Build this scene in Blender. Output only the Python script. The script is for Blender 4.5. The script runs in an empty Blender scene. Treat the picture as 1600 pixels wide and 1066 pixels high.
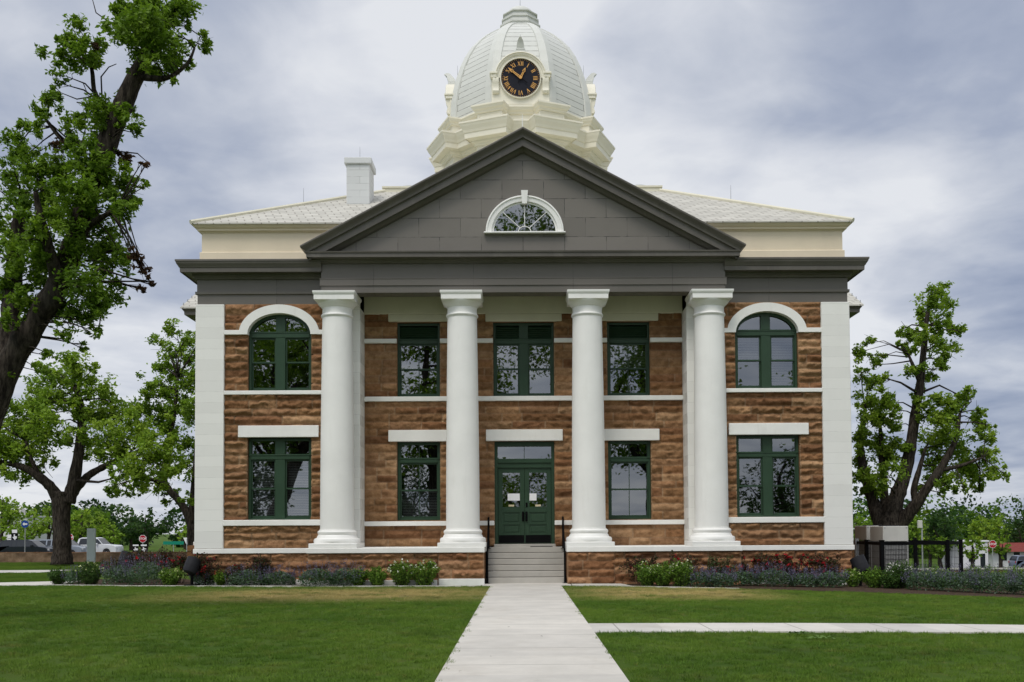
import bpy, math, random
import numpy as np
from mathutils import Matrix, Vector
sc = bpy.context.scene
C = sc.collection
R = math.radians

# ------------------------------------------------------------------ camera
F, PX, PY = 1545.0, 829.5, 775.0
PITCH, YAW, ROLL = R(2.0), R(-.5), .006
CAM = np.array([-.07, -30.9, 1.65])
fw = np.array([-math.sin(YAW)*math.cos(PITCH), math.cos(YAW)*math.cos(PITCH), math.sin(PITCH)])
rt0 = np.array([math.cos(YAW), math.sin(YAW), 0.])
up0 = np.cross(rt0, fw)
rt = rt0*math.cos(ROLL)-up0*math.sin(ROLL)
up = up0*math.cos(ROLL)+rt0*math.sin(ROLL)
def ray(x, y): return fw+rt*((x-PX)/F)-up*((y-PY)/F)
def at(x, y, Y):
    d = ray(x, y); return CAM+d*((Y-CAM[1])/d[1])
cd = bpy.data.cameras.new('camera'); cam = bpy.data.objects.new('camera', cd); C.objects.link(cam)
cd.sensor_width = 36; cd.lens = F/1600*36; cd.shift_x = (800-PX)/1600; cd.shift_y = (PY-533)/1600
cd.clip_end = 5000; cd.clip_start = .1
cam.matrix_world = Matrix(((rt[0], up[0], -fw[0], CAM[0]), (rt[1], up[1], -fw[1], CAM[1]), (rt[2], up[2], -fw[2], CAM[2]), (0, 0, 0, 1)))
sc.camera = cam

# ------------------------------------------------------------------ light
SUN_EL, SUN_AZ = R(58), R(205)          # azimuth from +Y clockwise: behind the camera, a little to its left
sund = Vector((math.sin(SUN_AZ)*math.cos(SUN_EL), math.cos(SUN_AZ)*math.cos(SUN_EL), math.sin(SUN_EL)))
ld = bpy.data.lights.new('sun', 'SUN'); ld.energy = 1.5; ld.angle = R(20); ld.color = (1, .94, .85)
lo = bpy.data.objects.new('sun', ld); C.objects.link(lo); lo.rotation_euler = sund.to_track_quat('Z', 'Y').to_euler()
sc.view_settings.view_transform = 'Standard'; sc.view_settings.look = 'None'
sc.view_settings.exposure = .1; sc.view_settings.gamma = 1

w = bpy.data.worlds.new('World'); sc.world = w; w.use_nodes = True
nt = w.node_tree; N = nt.nodes; L = nt.links; N.clear()
def mth(nt, op, a, b=None, c=None, clamp=False):
    n = nt.nodes.new('ShaderNodeMath'); n.operation = op; n.use_clamp = clamp
    for i, v in enumerate((a, b, c)):
        if v is None: continue
        if isinstance(v, (int, float)): n.inputs[i].default_value = v
        else: nt.links.new(v, n.inputs[i])
    return n.outputs[0]
def vdot(nt, a, vec):
    n = nt.nodes.new('ShaderNodeVectorMath'); n.operation = 'DOT_PRODUCT'; nt.links.new(a, n.inputs[0]); n.inputs[1].default_value = vec
    return n.outputs['Value']
out = N.new('ShaderNodeOutputWorld'); bg = N.new('ShaderNodeBackground'); L.new(bg.outputs[0], out.inputs[0])
tc = N.new('ShaderNodeTexCoord'); D = tc.outputs['Generated']
sep = N.new('ShaderNodeSeparateXYZ'); L.new(D, sep.inputs[0])
zz = mth(nt, 'ADD', mth(nt, 'MAXIMUM', sep.outputs[2], 0.0), .16)
cx = mth(nt, 'DIVIDE', sep.outputs[0], zz); cy = mth(nt, 'DIVIDE', sep.outputs[1], zz)
cmb = N.new('ShaderNodeCombineXYZ'); L.new(cx, cmb.inputs[0]); L.new(cy, cmb.inputs[1])
def noise(nt, vec, scale, detail=5, rough=.55, dist=0., loc=None):
    n = nt.nodes.new('ShaderNodeTexNoise'); n.inputs['Scale'].default_value = scale; n.inputs['Detail'].default_value = detail
    n.inputs['Roughness'].default_value = rough; n.inputs['Distortion'].default_value = dist
    if vec is not None:
        if loc:
            m = nt.nodes.new('ShaderNodeMapping'); m.inputs['Location'].default_value = loc; nt.links.new(vec, m.inputs[0]); vec = m.outputs[0]
        nt.links.new(vec, n.inputs['Vector'])
    return n.outputs['Fac']
n1 = noise(nt, cmb.outputs[0], .9, 7, .5, .25, (3.1, 1.7, 0))
n2 = noise(nt, cmb.outputs[0], 2.6, 6, .5, .4, (1.2, 7.7, 2))
n3 = noise(nt, cmb.outputs[0], 6.5, 6, .55, .6, (5.2, 2.7, 4))
val = mth(nt, 'ADD', mth(nt, 'ADD', mth(nt, 'MULTIPLY', mth(nt, 'SUBTRACT', n1, .5), 1.5), mth(nt, 'MULTIPLY', mth(nt, 'SUBTRACT', n2, .5), .95)), mth(nt, 'ADD', mth(nt, 'MULTIPLY', mth(nt, 'SUBTRACT', n3, .5), .30), .69))
wob = mth(nt, 'MULTIPLY', mth(nt, 'SUBTRACT', n1, .5), .55)
# large cloud masses: (direction, half-angle in degrees, strength)
for (px, py, ang, wt) in [(1150, 5, 8, -.30), (1590, 100, 9, -.26), (1420, 10, 7, -.12), (1130, 250, 10, .20), (1300, 300, 7, .05), (812, 170, 13, .20), (640, 150, 7, .08), (330, 330, 10, .04), (40, 40, 10, -.22), (330, 20, 6, -.06),
                          (1640, 560, 9, -.30), (1420, 470, 5, .08), (760, 60, 5, .14), (60, 470, 8, -.06), (1500, 300, 5, .04), (900, 20, 5, .05)]:
    d = ray(px, py); d = d/np.linalg.norm(d)
    a = mth(nt, 'ADD', vdot(nt, D, tuple(d)), mth(nt, 'MULTIPLY', wob, 2.2*(1-math.cos(R(ang)))))
    mr = N.new('ShaderNodeMapRange'); mr.interpolation_type = 'SMOOTHERSTEP'; L.new(a, mr.inputs[0])
    mr.inputs[1].default_value = math.cos(R(ang*1.6)); mr.inputs[2].default_value = 1.0
    val = mth(nt, 'ADD', val, mth(nt, 'MULTIPLY', mr.outputs[0], wt))
cr = N.new('ShaderNodeValToRGB'); L.new(val, cr.inputs[0])
e = cr.color_ramp.elements; e[0].position = .10; e[0].color = (.26, .315, .45, 1); e[1].position = .90; e[1].color = (.82, .84, .88, 1)
for p, c in ((.36, (.40, .45, .57, 1)), (.56, (.55, .59, .68, 1)), (.72, (.68, .71, .78, 1))):
    k = e.new(p); k.color = c
sky = N.new('ShaderNodeTexSky'); sky.sky_type = 'NISHITA'; sky.sun_disc = False; sky.sun_elevation = SUN_EL; sky.sun_rotation = SUN_AZ
skm = N.new('ShaderNodeMixRGB'); skm.blend_type = 'MULTIPLY'; skm.inputs[0].default_value = 1; L.new(sky.outputs[0], skm.inputs[1]); skm.inputs[2].default_value = (.09, .09, .09, 1)
mx = N.new('ShaderNodeMixRGB'); mx.inputs[0].default_value = .93; L.new(skm.outputs[0], mx.inputs[1]); L.new(cr.outputs[0], mx.inputs[2])
glow = mth(nt, 'MAXIMUM', vdot(nt, D, tuple(sund)), 0.0)
gl = mth(nt, 'ADD', mth(nt, 'MULTIPLY', mth(nt, 'POWER', glow, 2.0), .9), .92)
gm = N.new('ShaderNodeMixRGB'); gm.blend_type = 'MULTIPLY'; gm.inputs[0].default_value = 1; L.new(mx.outputs[0], gm.inputs[1]); L.new(gl, gm.inputs[2])
L.new(gm.outputs[0], bg.inputs[0]); bg.inputs[1].default_value = 1.0
sc.cycles.max_bounces = 8; sc.cycles.transparent_max_bounces = 24; sc.cycles.use_denoising = True

# ------------------------------------------------------------------ object helpers
def link(o, parent=None):
    C.objects.link(o)
    if parent is not None: o.parent = parent
    return o
def empty(name, loc=(0, 0, 0), rz=0):
    o = bpy.data.objects.new(name, None); o.location = loc; o.rotation_euler = (0, 0, rz); o.empty_display_size = .3
    return link(o)
def tag(o, label=None, cat=None, group=None, kind=None):
    if label: o['label'] = label
    if cat: o['category'] = cat
    if group: o['group'] = group
    if kind: o['kind'] = kind
    return o
def copy_tree(o, parent=None):
    c = o.copy(); C.objects.link(c); c.parent = parent
    for ch in list(o.children): copy_tree(ch, c)
    return c
class MB:
    """collects shapes, links them as one mesh object"""
    def __init__(s): s.v = []; s.f = []
    def add(s, vs, fs):
        b = len(s.v); s.v += [tuple(p) for p in vs]; s.f += [tuple(b+i for i in f) for f in fs]; return s
    def box(s, x0, x1, y0, y1, z0, z1):
        return s.add([(x0, y0, z0), (x1, y0, z0), (x1, y1, z0), (x0, y1, z0), (x0, y0, z1), (x1, y0, z1), (x1, y1, z1), (x0, y1, z1)],
                     [(0, 3, 2, 1), (4, 5, 6, 7), (0, 1, 5, 4), (1, 2, 6, 5), (2, 3, 7, 6), (3, 0, 4, 7)])
    def cbox(s, x0, x1, y0, y1, z0, z1, b=.01):
        """box with chamfered edges"""
        vs = []; X = (x0, x1); Y = (y0, y1); Z = (z0, z1); idx = {}
        for i in (0, 1):
            for j in (0, 1):
                for k in (0, 1):
                    for a in range(3):
                        p = [X[i], Y[j], Z[k]]; sg = (1-2*i, 1-2*j, 1-2*k)
                        for t in range(3):
                            if t != a: p[t] += sg[t]*b
                        idx[(i, j, k, a)] = len(vs); vs.append(p)
        q = lambda *a: tuple(idx[x] for x in a)
        fs = []
        for a in range(3):
            for e0 in (0, 1):
                def key(u, v_, a=a, e0=e0):
                    t = [0, 0, 0]; o = [x for x in range(3) if x != a]; t[a] = e0; t[o[0]] = u; t[o[1]] = v_; return (*t, a)
                fs.append(q(key(0, 0), key(1, 0), key(1, 1), key(0, 1)))
        for a in range(3):
            o = [x for x in range(3) if x != a]
            for u in (0, 1):
                for v_ in (0, 1):
                    def kk(e0, ax):
                        t = [0, 0, 0]; t[a] = e0; t[o[0]] = u; t[o[1]] = v_; return (*t, ax)
                    fs.append(q(kk(0, o[0]), kk(1, o[0]), kk(1, o[1]), kk(0, o[1])))
        for i in (0, 1):
            for j in (0, 1):
                for k in (0, 1): fs.append(q((i, j, k, 0), (i, j, k, 1), (i, j, k, 2)))
        return s.add(vs, fs)
    def loft(s, rings, closed=True, cap0=False, cap1=False):
        b = len(s.v); n = len(rings[0])
        for r in rings: s.v += [tuple(p) for p in r]
        for i in range(len(rings)-1):
            for j in range(n if closed else n-1):
                k = (j+1) % n
                s.f.append((b+i*n+j, b+i*n+k, b+(i+1)*n+k, b+(i+1)*n+j))
        if cap0: s.f.append(tuple(b+j for j in range(n))[::-1])
        if cap1: s.f.append(tuple(b+(len(rings)-1)*n+j for j in range(n)))
        return s
    def lathe(s, prof, cx=0, cy=0, n=32, cap=True):
        rings = [[(cx+r*math.cos(2*math.pi*j/n), cy+r*math.sin(2*math.pi*j/n), z) for j in range(n)] for r, z in prof]
        return s.loft(rings, True, cap, cap)
    def tube(s, pts, rad, n=6, cap=True):
        rings = []
        for i, p in enumerate(pts):
            p = Vector(p); a = Vector(pts[max(0, i-1)]); c = Vector(pts[min(len(pts)-1, i+1)]); t = (c-a)
            if t.length < 1e-9: t = Vector((0, 0, 1))
            t.normalize()
            u = t.orthogonal().normalized() if i == 0 else (u0-t*u0.dot(t)).normalized()
            u0 = u; v_ = t.cross(u); r = rad[i] if isinstance(rad, (list, tuple)) else rad
            rings.append([p+u*(r*math.cos(2*math.pi*j/n))+v_*(r*math.sin(2*math.pi*j/n)) for j in range(n)])
        return s.loft(rings, True, cap, cap)
    def prism(s, poly, y0, y1):
        """poly in (x,z), extruded along y"""
        n = len(poly)
        s.loft([[(x, y0, z) for x, z in poly], [(x, y1, z) for x, z in poly]], True, True, True); return s
    def build(s, name, mat, parent=None, smooth=False, auto=None):
        me = bpy.data.meshes.new(name); me.from_pydata([tuple(map(float, p)) for p in s.v], [], s.f); me.materials.append(mat)
        import bmesh
        bm = bmesh.new(); bm.from_mesh(me); bmesh.ops.recalc_face_normals(bm, faces=bm.faces); bm.to_mesh(me); bm.free()
        if smooth or auto:
            me.polygons.foreach_set('use_smooth', [True]*len(me.polygons))
            if auto: me.set_sharp_from_angle(angle=R(auto))
        return link(bpy.data.objects.new(name, me), parent)
def np_mesh(name, V, faces, mat, parent=None, cols=None, smooth=False):
    """V (n,3); faces (m,k) index array; cols (n,3) linear colour per vertex"""
    V = np.asarray(V, np.float32); faces = np.asarray(faces, np.int32); m, k = faces.shape
    me = bpy.data.meshes.new(name); me.vertices.add(len(V)); me.vertices.foreach_set('co', V.ravel())
    me.loops.add(m*k); me.loops.foreach_set('vertex_index', faces.ravel())
    me.polygons.add(m); me.polygons.foreach_set('loop_start', np.arange(0, m*k, k, dtype=np.int32))
    if smooth: me.polygons.foreach_set('use_smooth', np.ones(m, bool))
    me.update(calc_edges=True)
    if cols is not None:
        a = me.color_attributes.new('Col', 'FLOAT_COLOR', 'POINT')
        c4 = np.ones((len(V), 4), np.float32); c4[:, :3] = cols; a.data.foreach_set('color', c4.ravel())
    me.materials.append(mat)
    return link(bpy.data.objects.new(name, me), parent)
_rs = np.random.RandomState(7)
_tab = _rs.rand(256, 256)
def vnoise(x, y):
    xi = np.floor(x).astype(int); yi = np.floor(y).astype(int); fx = x-xi; fy = y-yi
    fx = fx*fx*(3-2*fx); fy = fy*fy*(3-2*fy); T = _tab
    g = lambda a, b: T[a & 255, b & 255]
    return (g(xi, yi)*(1-fx)+g(xi+1, yi)*fx)*(1-fy)+(g(xi, yi+1)*(1-fx)+g(xi+1, yi+1)*fx)*fy
def fbm(x, y, o=4):
    s = 0; a = .5
    for i in range(o): s = s+a*vnoise(x*2**i+17*i, y*2**i+31*i); a *= .5
    return s

# ------------------------------------------------------------------ materials
SPEC = {'green_paint': .3, 'black_metal': .06, 'tinted_glass': .35, 'dark_grey_plastic': .12, 'grey_metal': .3, 'grey_panels': .3, 'grey_frieze': .3, 'white_paint': .3}
def newmat(name):
    m = bpy.data.materials.new(name); m.use_nodes = True; nt = m.node_tree; b = nt.nodes['Principled BSDF']; b.inputs['Specular IOR Level'].default_value = SPEC.get(name, .12); return m, nt, b
def rgb(nt, c):
    n = nt.nodes.new('ShaderNodeRGB'); n.outputs[0].default_value = (*c, 1); return n.outputs[0]
def mix(nt, f, a, b, mode='MIX'):
    n = nt.nodes.new('ShaderNodeMixRGB'); n.blend_type = mode
    for i, v in ((0, f), (1, a), (2, b)):
        if isinstance(v, (int, float)): n.inputs[i].default_value = v
        elif isinstance(v, tuple): n.inputs[i].default_value = (*v, 1)
        else: nt.links.new(v, n.inputs[i])
    return n.outputs[0]
def ramp(nt, v, lo, hi, a=0., b=1., smooth=True):
    n = nt.nodes.new('ShaderNodeMapRange'); n.interpolation_type = 'SMOOTHSTEP' if smooth else 'LINEAR'
    nt.links.new(v, n.inputs[0]); n.inputs[1].default_value = lo; n.inputs[2].default_value = hi; n.inputs[3].default_value = a; n.inputs[4].default_value = b
    return n.outputs[0]
def pos(nt): return nt.nodes.new('ShaderNodeNewGeometry').outputs['Position']
def objc(nt): return nt.nodes.new('ShaderNodeTexCoord').outputs['Object']
def mapped(nt, v, scale=(1, 1, 1), rot=(0, 0, 0), loc=(0, 0, 0)):
    m = nt.nodes.new('ShaderNodeMapping'); nt.links.new(v, m.inputs[0]); m.inputs['Scale'].default_value = scale; m.inputs['Rotation'].default_value = rot; m.inputs['Location'].default_value = loc
    return m.outputs[0]
def bump(nt, b, h, strength=.3, dist=.02):
    n = nt.nodes.new('ShaderNodeBump'); n.inputs['Strength'].default_value = strength; n.inputs['Distance'].default_value = dist
    nt.links.new(h, n.inputs['Height']); nt.links.new(n.outputs[0], b.inputs['Normal'])
def paint(name, col, rough=.5, var=.06, nscale=1.5, dirt=0., dirtcol=(.25, .24, .2), bstr=.08, metallic=0., fine=14):
    m, nt, b = newmat(name); p = pos(nt)
    n = noise(nt, p, nscale, 6, .6); f = ramp(nt, n, .3, .7)
    c = mix(nt, f, tuple(x*(1-var) for x in col), tuple(min(1, x*(1+var)) for x in col))
    if dirt:
        st = noise(nt, mapped(nt, p, (2.2, 2.2, .35)), 1.6, 7, .65)
        c = mix(nt, ramp(nt, st, .52, .8, 0, dirt), c, dirtcol)
    nt.links.new(c, b.inputs['Base Color']); b.inputs['Roughness'].default_value = rough; b.inputs['Metallic'].default_value = metallic
    if bstr: bump(nt, b, noise(nt, p, fine, 6, .65), bstr, .01)
    return m
def brick_lines(nt, vec, bw, rh, mortar, offset=.5):
    n = nt.nodes.new('ShaderNodeTexBrick'); nt.links.new(vec, n.inputs['Vector'])
    n.inputs['Scale'].default_value = 1; n.inputs['Brick Width'].default_value = bw; n.inputs['Row Height'].default_value = rh
    n.inputs['Mortar Size'].default_value = mortar; n.inputs['Mortar Smooth'].default_value = .1; n.offset = offset
    n.inputs['Color1'].default_value = (0, 0, 0, 1); n.inputs['Color2'].default_value = (1, 1, 1, 1); n.inputs['Bias'].default_value = 0
    return n
def xz(nt, src=None):
    s = nt.nodes.new('ShaderNodeSeparateXYZ'); nt.links.new(src or pos(nt), s.inputs[0])
    c = nt.nodes.new('ShaderNodeCombineXYZ'); nt.links.new(s.outputs[0], c.inputs[0]); nt.links.new(s.outputs[2], c.inputs[1]); return c.outputs[0], s
M = {}
# rock-faced sandstone: block colour from the mesh, grain from noise
m, nt, b = newmat('sandstone'); p = pos(nt); at_ = nt.nodes.new('ShaderNodeAttribute'); at_.attribute_name = 'Col'
n_a = noise(nt, p, 5, 8, .7); n_b = noise(nt, mapped(nt, p, (1, 1, 3.5)), 1.1, 5, .6)
c = mix(nt, ramp(nt, n_a, .3, .72), mix(nt, 1., at_.outputs['Color'], (.72, .68, .64), 'MULTIPLY'), mix(nt, 1., at_.outputs['Color'], (1.22, 1.24, 1.26), 'MULTIPLY'))
c = mix(nt, ramp(nt, n_b, .58, .8, 0, .28), c, (.16, .08, .04))
nt.links.new(c, b.inputs['Base Color']); b.inputs['Roughness'].default_value = .92
bump(nt, b, noise(nt, p, 15, 8, .75), 1., .035); M['stone'] = m
# plain coursed sandstone for the walls seen edge-on
m, nt, b = newmat('sandstone_side'); p = pos(nt); s = nt.nodes.new('ShaderNodeSeparateXYZ'); nt.links.new(p, s.inputs[0]); cb = nt.nodes.new('ShaderNodeCombineXYZ')
nt.links.new(mth(nt, 'ADD', s.outputs[0], s.outputs[1]), cb.inputs[0]); nt.links.new(s.outputs[2], cb.inputs[1])
bl = brick_lines(nt, cb.outputs[0], .9, .24, .012); c = mix(nt, bl.outputs['Color'], (.20, .098, .044), (.31, .16, .08)); c = mix(nt, bl.outputs['Fac'], c, (.2, .13, .08))
nt.links.new(c, b.inputs['Base Color']); b.inputs['Roughness'].default_value = .92; bump(nt, b, noise(nt, p, 8, 8, .7), .9, .08); M['stone_side'] = m
# white limewashed ashlar
def ashlar(name, col, bw, rh, mort, jc, jf=.5, offset=.5, var=.04, rough=.75, dirt=.12):
    m, nt, b = newmat(name); v, s = xz(nt); p = pos(nt)
    wv = noise(nt, p, 1.2, 6, .65)
    bl = brick_lines(nt, v, bw, rh, mort, offset)
    c = mix(nt, bl.outputs['Color'], tuple(x*(1-var) for x in col), tuple(min(1, x*(1+var)) for x in col))
    c = mix(nt, ramp(nt, wv, .45, .75, 0, dirt), c, tuple(x*.72 for x in col))
    gap = noise(nt, p, 3.3, 3, .5)
    c = mix(nt, mth(nt, 'MULTIPLY', bl.outputs['Fac'], ramp(nt, gap, .38, .62, .15*jf, jf)), c, jc)
    nt.links.new(c, b.inputs['Base Color']); b.inputs['Roughness'].default_value = rough
    h = mth(nt, 'SUBTRACT', mth(nt, 'MULTIPLY', noise(nt, p, 9, 7, .65), .5), mth(nt, 'MULTIPLY', bl.outputs['Fac'], .6))
    bump(nt, b, h, .35, .012)
    return m
M['ashlar'] = ashlar('white_ashlar', (.79, .785, .745), 2.6, .335, .005, (.45, .44, .40), .42)
M['white'] = paint('white_paint', (.82, .815, .78), .55, .03, 1.1, .2, (.55, .53, .47), .05)
M['trim'] = paint('white_trim_stone', (.80, .795, .755), .7, .04, 1.6, .2, (.5, .48, .42), .12)
M['cream'] = paint('cream_metal', (.70, .61, .46), .5, .04, .8, .12, (.5, .42, .33), .03)
M['tower'] = paint('ivory_metal', (.76, .725, .605), .45, .035, .9, .16, (.55, .50, .38), .03)
M['porch_cream'] = paint('porch_cream', (.66, .63, .50), .6, .04, 1., .1, (.5, .46, .36), .03)
M['grey'] = paint('grey_metal', (.118, .108, .094), .42, .12, .7, .5, (.185, .17, .145), .03)
m = ashlar('grey_panels', (.172, .158, .138), 1.30, .60, .010, (.05, .046, .042), 1., .5, .09, .42, .25); M['grey_panel'] = m
M['frieze'] = ashlar('grey_frieze', (.140, .129, .113), 3.1, 30., .008, (.06, .055, .05), .9, .5, .05, .42, .25)
M['green'] = paint('green_paint', (.026, .057, .031), .38, .08, 2., .15, (.05, .085, .06), .03)
M['black'] = paint('black_metal', (.0045, .0045, .005), .45, .1, 4., 0, bstr=.03)
M['slate'] = None; M['vent'] = paint('grey_vent', (.42, .43, .41), .5, .06, 1., .2, bstr=.02)
def rows_mat(name, col, bw, rh, mort, jc, var=.12, zscale=1., rough=.6, polar=False, jf=.8):
    m, nt, b = newmat(name); p = pos(nt); s = nt.nodes.new('ShaderNodeSeparateXYZ'); nt.links.new(p, s.inputs[0]); cb = nt.nodes.new('ShaderNodeCombineXYZ')
    if polar:
        an = mth(nt, 'ARCTAN2', mth(nt, 'ADD', s.outputs[0], .05), mth(nt, 'SUBTRACT', s.outputs[1], 13.3)); nt.links.new(mth(nt, 'MULTIPLY', an, 2.6), cb.inputs[0])
    else: nt.links.new(mth(nt, 'ADD', s.outputs[0], mth(nt, 'MULTIPLY', s.outputs[1], .37)), cb.inputs[0])
    nt.links.new(mth(nt, 'MULTIPLY', s.outputs[2], zscale), cb.inputs[1])
    bl = brick_lines(nt, cb.outputs[0], bw, rh, mort)
    wv = noise(nt, p, .9, 6, .65); spk = noise(nt, mapped(nt, p, (2.2, 2.2, 6)), 2.2, 4, .6)
    c = mix(nt, bl.outputs['Color'], tuple(x*(1-var) for x in col), tuple(min(1, x*(1+var)) for x in col))
    c = mix(nt, ramp(nt, wv, .45, .75, 0, .3), c, tuple(x*.7 for x in col))
    c = mix(nt, mth(nt, 'MULTIPLY', bl.outputs['Fac'], ramp(nt, spk, .3, .6, jf*.45, jf)), c, jc)
    nt.links.new(c, b.inputs['Base Color']); b.inputs['Roughness'].default_value = rough
    bump(nt, b, mth(nt, 'SUBTRACT', mth(nt, 'MULTIPLY', wv, .2), bl.outputs['Fac']), .5, .015)
    return m
M['slate'] = rows_mat('pale_slates', (.50, .485, .43), .5, .24, .022, (.20, .18, .15), .10, 2.05)
M['dome'] = rows_mat('dome_shingles', (.61, .615, .57), 3.6, .27, .013, (.17, .17, .145), .03, 1., .4, True, .95)
M['rib'] = paint('dome_rib_metal', (.61, .615, .57), .4, .03, .8, .12, (.5, .5, .44), .02)
def concrete(name, col, joint=None, jdir='y', var=.08):
    m, nt, b = newmat(name); p = pos(nt); s = nt.nodes.new('ShaderNodeSeparateXYZ'); nt.links.new(p, s.inputs[0])
    n = noise(nt, p, 1.3, 8, .65); f = noise(nt, p, 26, 5, .7)
    c = mix(nt, ramp(nt, n, .3, .72), tuple(x*(1-var) for x in col), tuple(x*(1+var) for x in col))
    c = mix(nt, ramp(nt, f, .45, .8, 0, .22), c, tuple(x*.7 for x in col))
    st = noise(nt, p, .55, 6, .7, .6); c = mix(nt, ramp(nt, st, .5, .72, 0, .42), c, tuple(x*k for x, k in zip(col, (.78, .74, .68))))
    if joint:
        q = s.outputs[1] if jdir == 'y' else s.outputs[0]
        t = mth(nt, 'DIVIDE', q, joint); fr = mth(nt, 'ABSOLUTE', mth(nt, 'SUBTRACT', mth(nt, 'FRACT', t), .5))
        jm = ramp(nt, fr, .490, .496); wn = nt.nodes.new('ShaderNodeTexWhiteNoise'); wn.noise_dimensions = '1D'
        nt.links.new(mth(nt, 'FLOOR', mth(nt, 'ADD', t, .5)), wn.inputs['W'])
        c = mix(nt, 1., c, mix(nt, wn.outputs['Value'], (.9, .9, .9), (1.07, 1.065, 1.05)), 'MULTIPLY')
        c = mix(nt, mth(nt, 'MULTIPLY', jm, .75), c, (.17, .16, .14))
    nt.links.new(c, b.inputs['Base Color']); b.inputs['Roughness'].default_value = .85
    bump(nt, b, f, .15, .006); return m
M['walk'] = concrete('walk_concrete', (.56, .535, .49), 1.71)
M['sidewalk'] = concrete('sidewalk_concrete', (.56, .54, .50), 1.5, 'x')
M['step'] = concrete('step_concrete', (.42, .40, .36))
M['kerb'] = concrete('kerb_concrete', (.50, .48, .43))
# turf: colour field shared by the lawn and by its blades
def turf_col(nt, p):
    s = nt.nodes.new('ShaderNodeSeparateXYZ'); nt.links.new(p, s.inputs[0])
    a = noise(nt, p, .35, 5, .6); b_ = noise(nt, p, 1.7, 6, .65); c_ = noise(nt, mapped(nt, p, (1, 2.6, 1)), 6., 5, .7)
    c = mix(nt, ramp(nt, a, .35, .65), (.062, .122, .014), (.095, .160, .020))
    c = mix(nt, ramp(nt, b_, .48, .75, 0, .6), c, (.135, .150, .030))
    c = mix(nt, ramp(nt, c_, .55, .75, 0, .5), c, (.040, .070, .010))
    # worn straw-coloured turf in front of the bed
    d1 = ramp(nt, mth(nt, 'ABSOLUTE', mth(nt, 'ADD', s.outputs[1], 5.0)), .8, 3.6, 1, 0)
    dx = mth(nt, 'MAXIMUM', ramp(nt, mth(nt, 'ABSOLUTE', mth(nt, 'ADD', s.outputs[0], 4.8)), 1.5, 6.5, 1, 0), mth(nt, 'MULTIPLY', ramp(nt, mth(nt, 'ABSOLUTE', mth(nt, 'SUBTRACT', s.outputs[0], 3.8)), 1.0, 3.6, 1, 0), 1.))
    wn = ramp(nt, noise(nt, mapped(nt, p, (1, 1.6, 1)), .75, 6, .7), .30, .52)
    dry = mth(nt, 'MULTIPLY', mth(nt, 'MULTIPLY', d1, dx), wn)
    c = mix(nt, mth(nt, 'MULTIPLY', dry, .95), c, (.38, .30, .125))
    sp = noise(nt, p, 2.8, 4, .7, 0, (4, 9, 0)); c = mix(nt, ramp(nt, sp, .60, .74, 0, .6), c, (.23, .20, .07)); dk = noise(nt, p, .8, 5, .65, 0, (7, 2, 0)); c = mix(nt, ramp(nt, dk, .5, .72, 0, .6), c, (.036, .066, .010)); br = noise(nt, p, .5, 6, .7, 0, (1, 5, 0)); c = mix(nt, ramp(nt, br, .60, .78, 0, .5), c, (.19, .16, .055))
    return c
m, nt, b = newmat('lawn_turf'); p = pos(nt); nt.links.new(mix(nt, 1., turf_col(nt, p), (.8, .8, .8), 'MULTIPLY'), b.inputs['Base Color']); b.inputs['Roughness'].default_value = .95
bump(nt, b, noise(nt, p, 30, 6, .8), .8, .04); M['lawn'] = m
m, nt, b = newmat('grass_blade'); p = pos(nt); nt.links.new(mix(nt, 1., turf_col(nt, p), (1.25, 1.25, 1.2), 'MULTIPLY'), b.inputs['Base Color']); b.inputs['Roughness'].default_value = .7
M['blade'] = m
M['asphalt'] = paint('asphalt', (.055, .055, .057), .9, .2, 2., 0, bstr=.3)
M['mulch'] = paint('mulch', (.055, .036, .024), .95, .4, 9., 0, bstr=1., fine=30)
# leaves, bark, petals
def leafmat(name, trans=.35):
    m, nt, b = newmat(name); a = nt.nodes.new('ShaderNodeAttribute'); a.attribute_name = 'Col'
    nt.links.new(a.outputs['Color'], b.inputs['Base Color']); b.inputs['Roughness'].default_value = .5
    t = nt.nodes.new('ShaderNodeBsdfTranslucent'); nt.links.new(mix(nt, 1., a.outputs['Color'], (1.5, 1.6, .8), 'MULTIPLY'), t.inputs[0])
    ms = nt.nodes.new('ShaderNodeMixShader'); ms.inputs[0].default_value = trans
    nt.links.new(b.outputs[0], ms.inputs[1]); nt.links.new(t.outputs[0], ms.inputs[2]); nt.links.new(ms.outputs[0], nt.nodes['Material Output'].inputs[0])
    return m
M['leaf'] = leafmat('leaves'); M['herb'] = leafmat('herb_leaves', .2)
m, nt, b = newmat('bark'); SPEC['bark'] = .05; p = pos(nt); n = noise(nt, mapped(nt, p, (6, 6, 1.3)), 2.2, 8, .7); n2_ = noise(nt, p, 1.1, 4, .6)
c = mix(nt, ramp(nt, n, .35, .68), (.014, .011, .009), (.080, .066, .053)); c = mix(nt, ramp(nt, n2_, .55, .8, 0, .5), c, (.07, .068, .056))
nt.links.new(c, b.inputs['Base Color']); b.inputs['Roughness'].default_value = .95; bump(nt, b, n, 1., .06); M['bark'] = m
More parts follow.
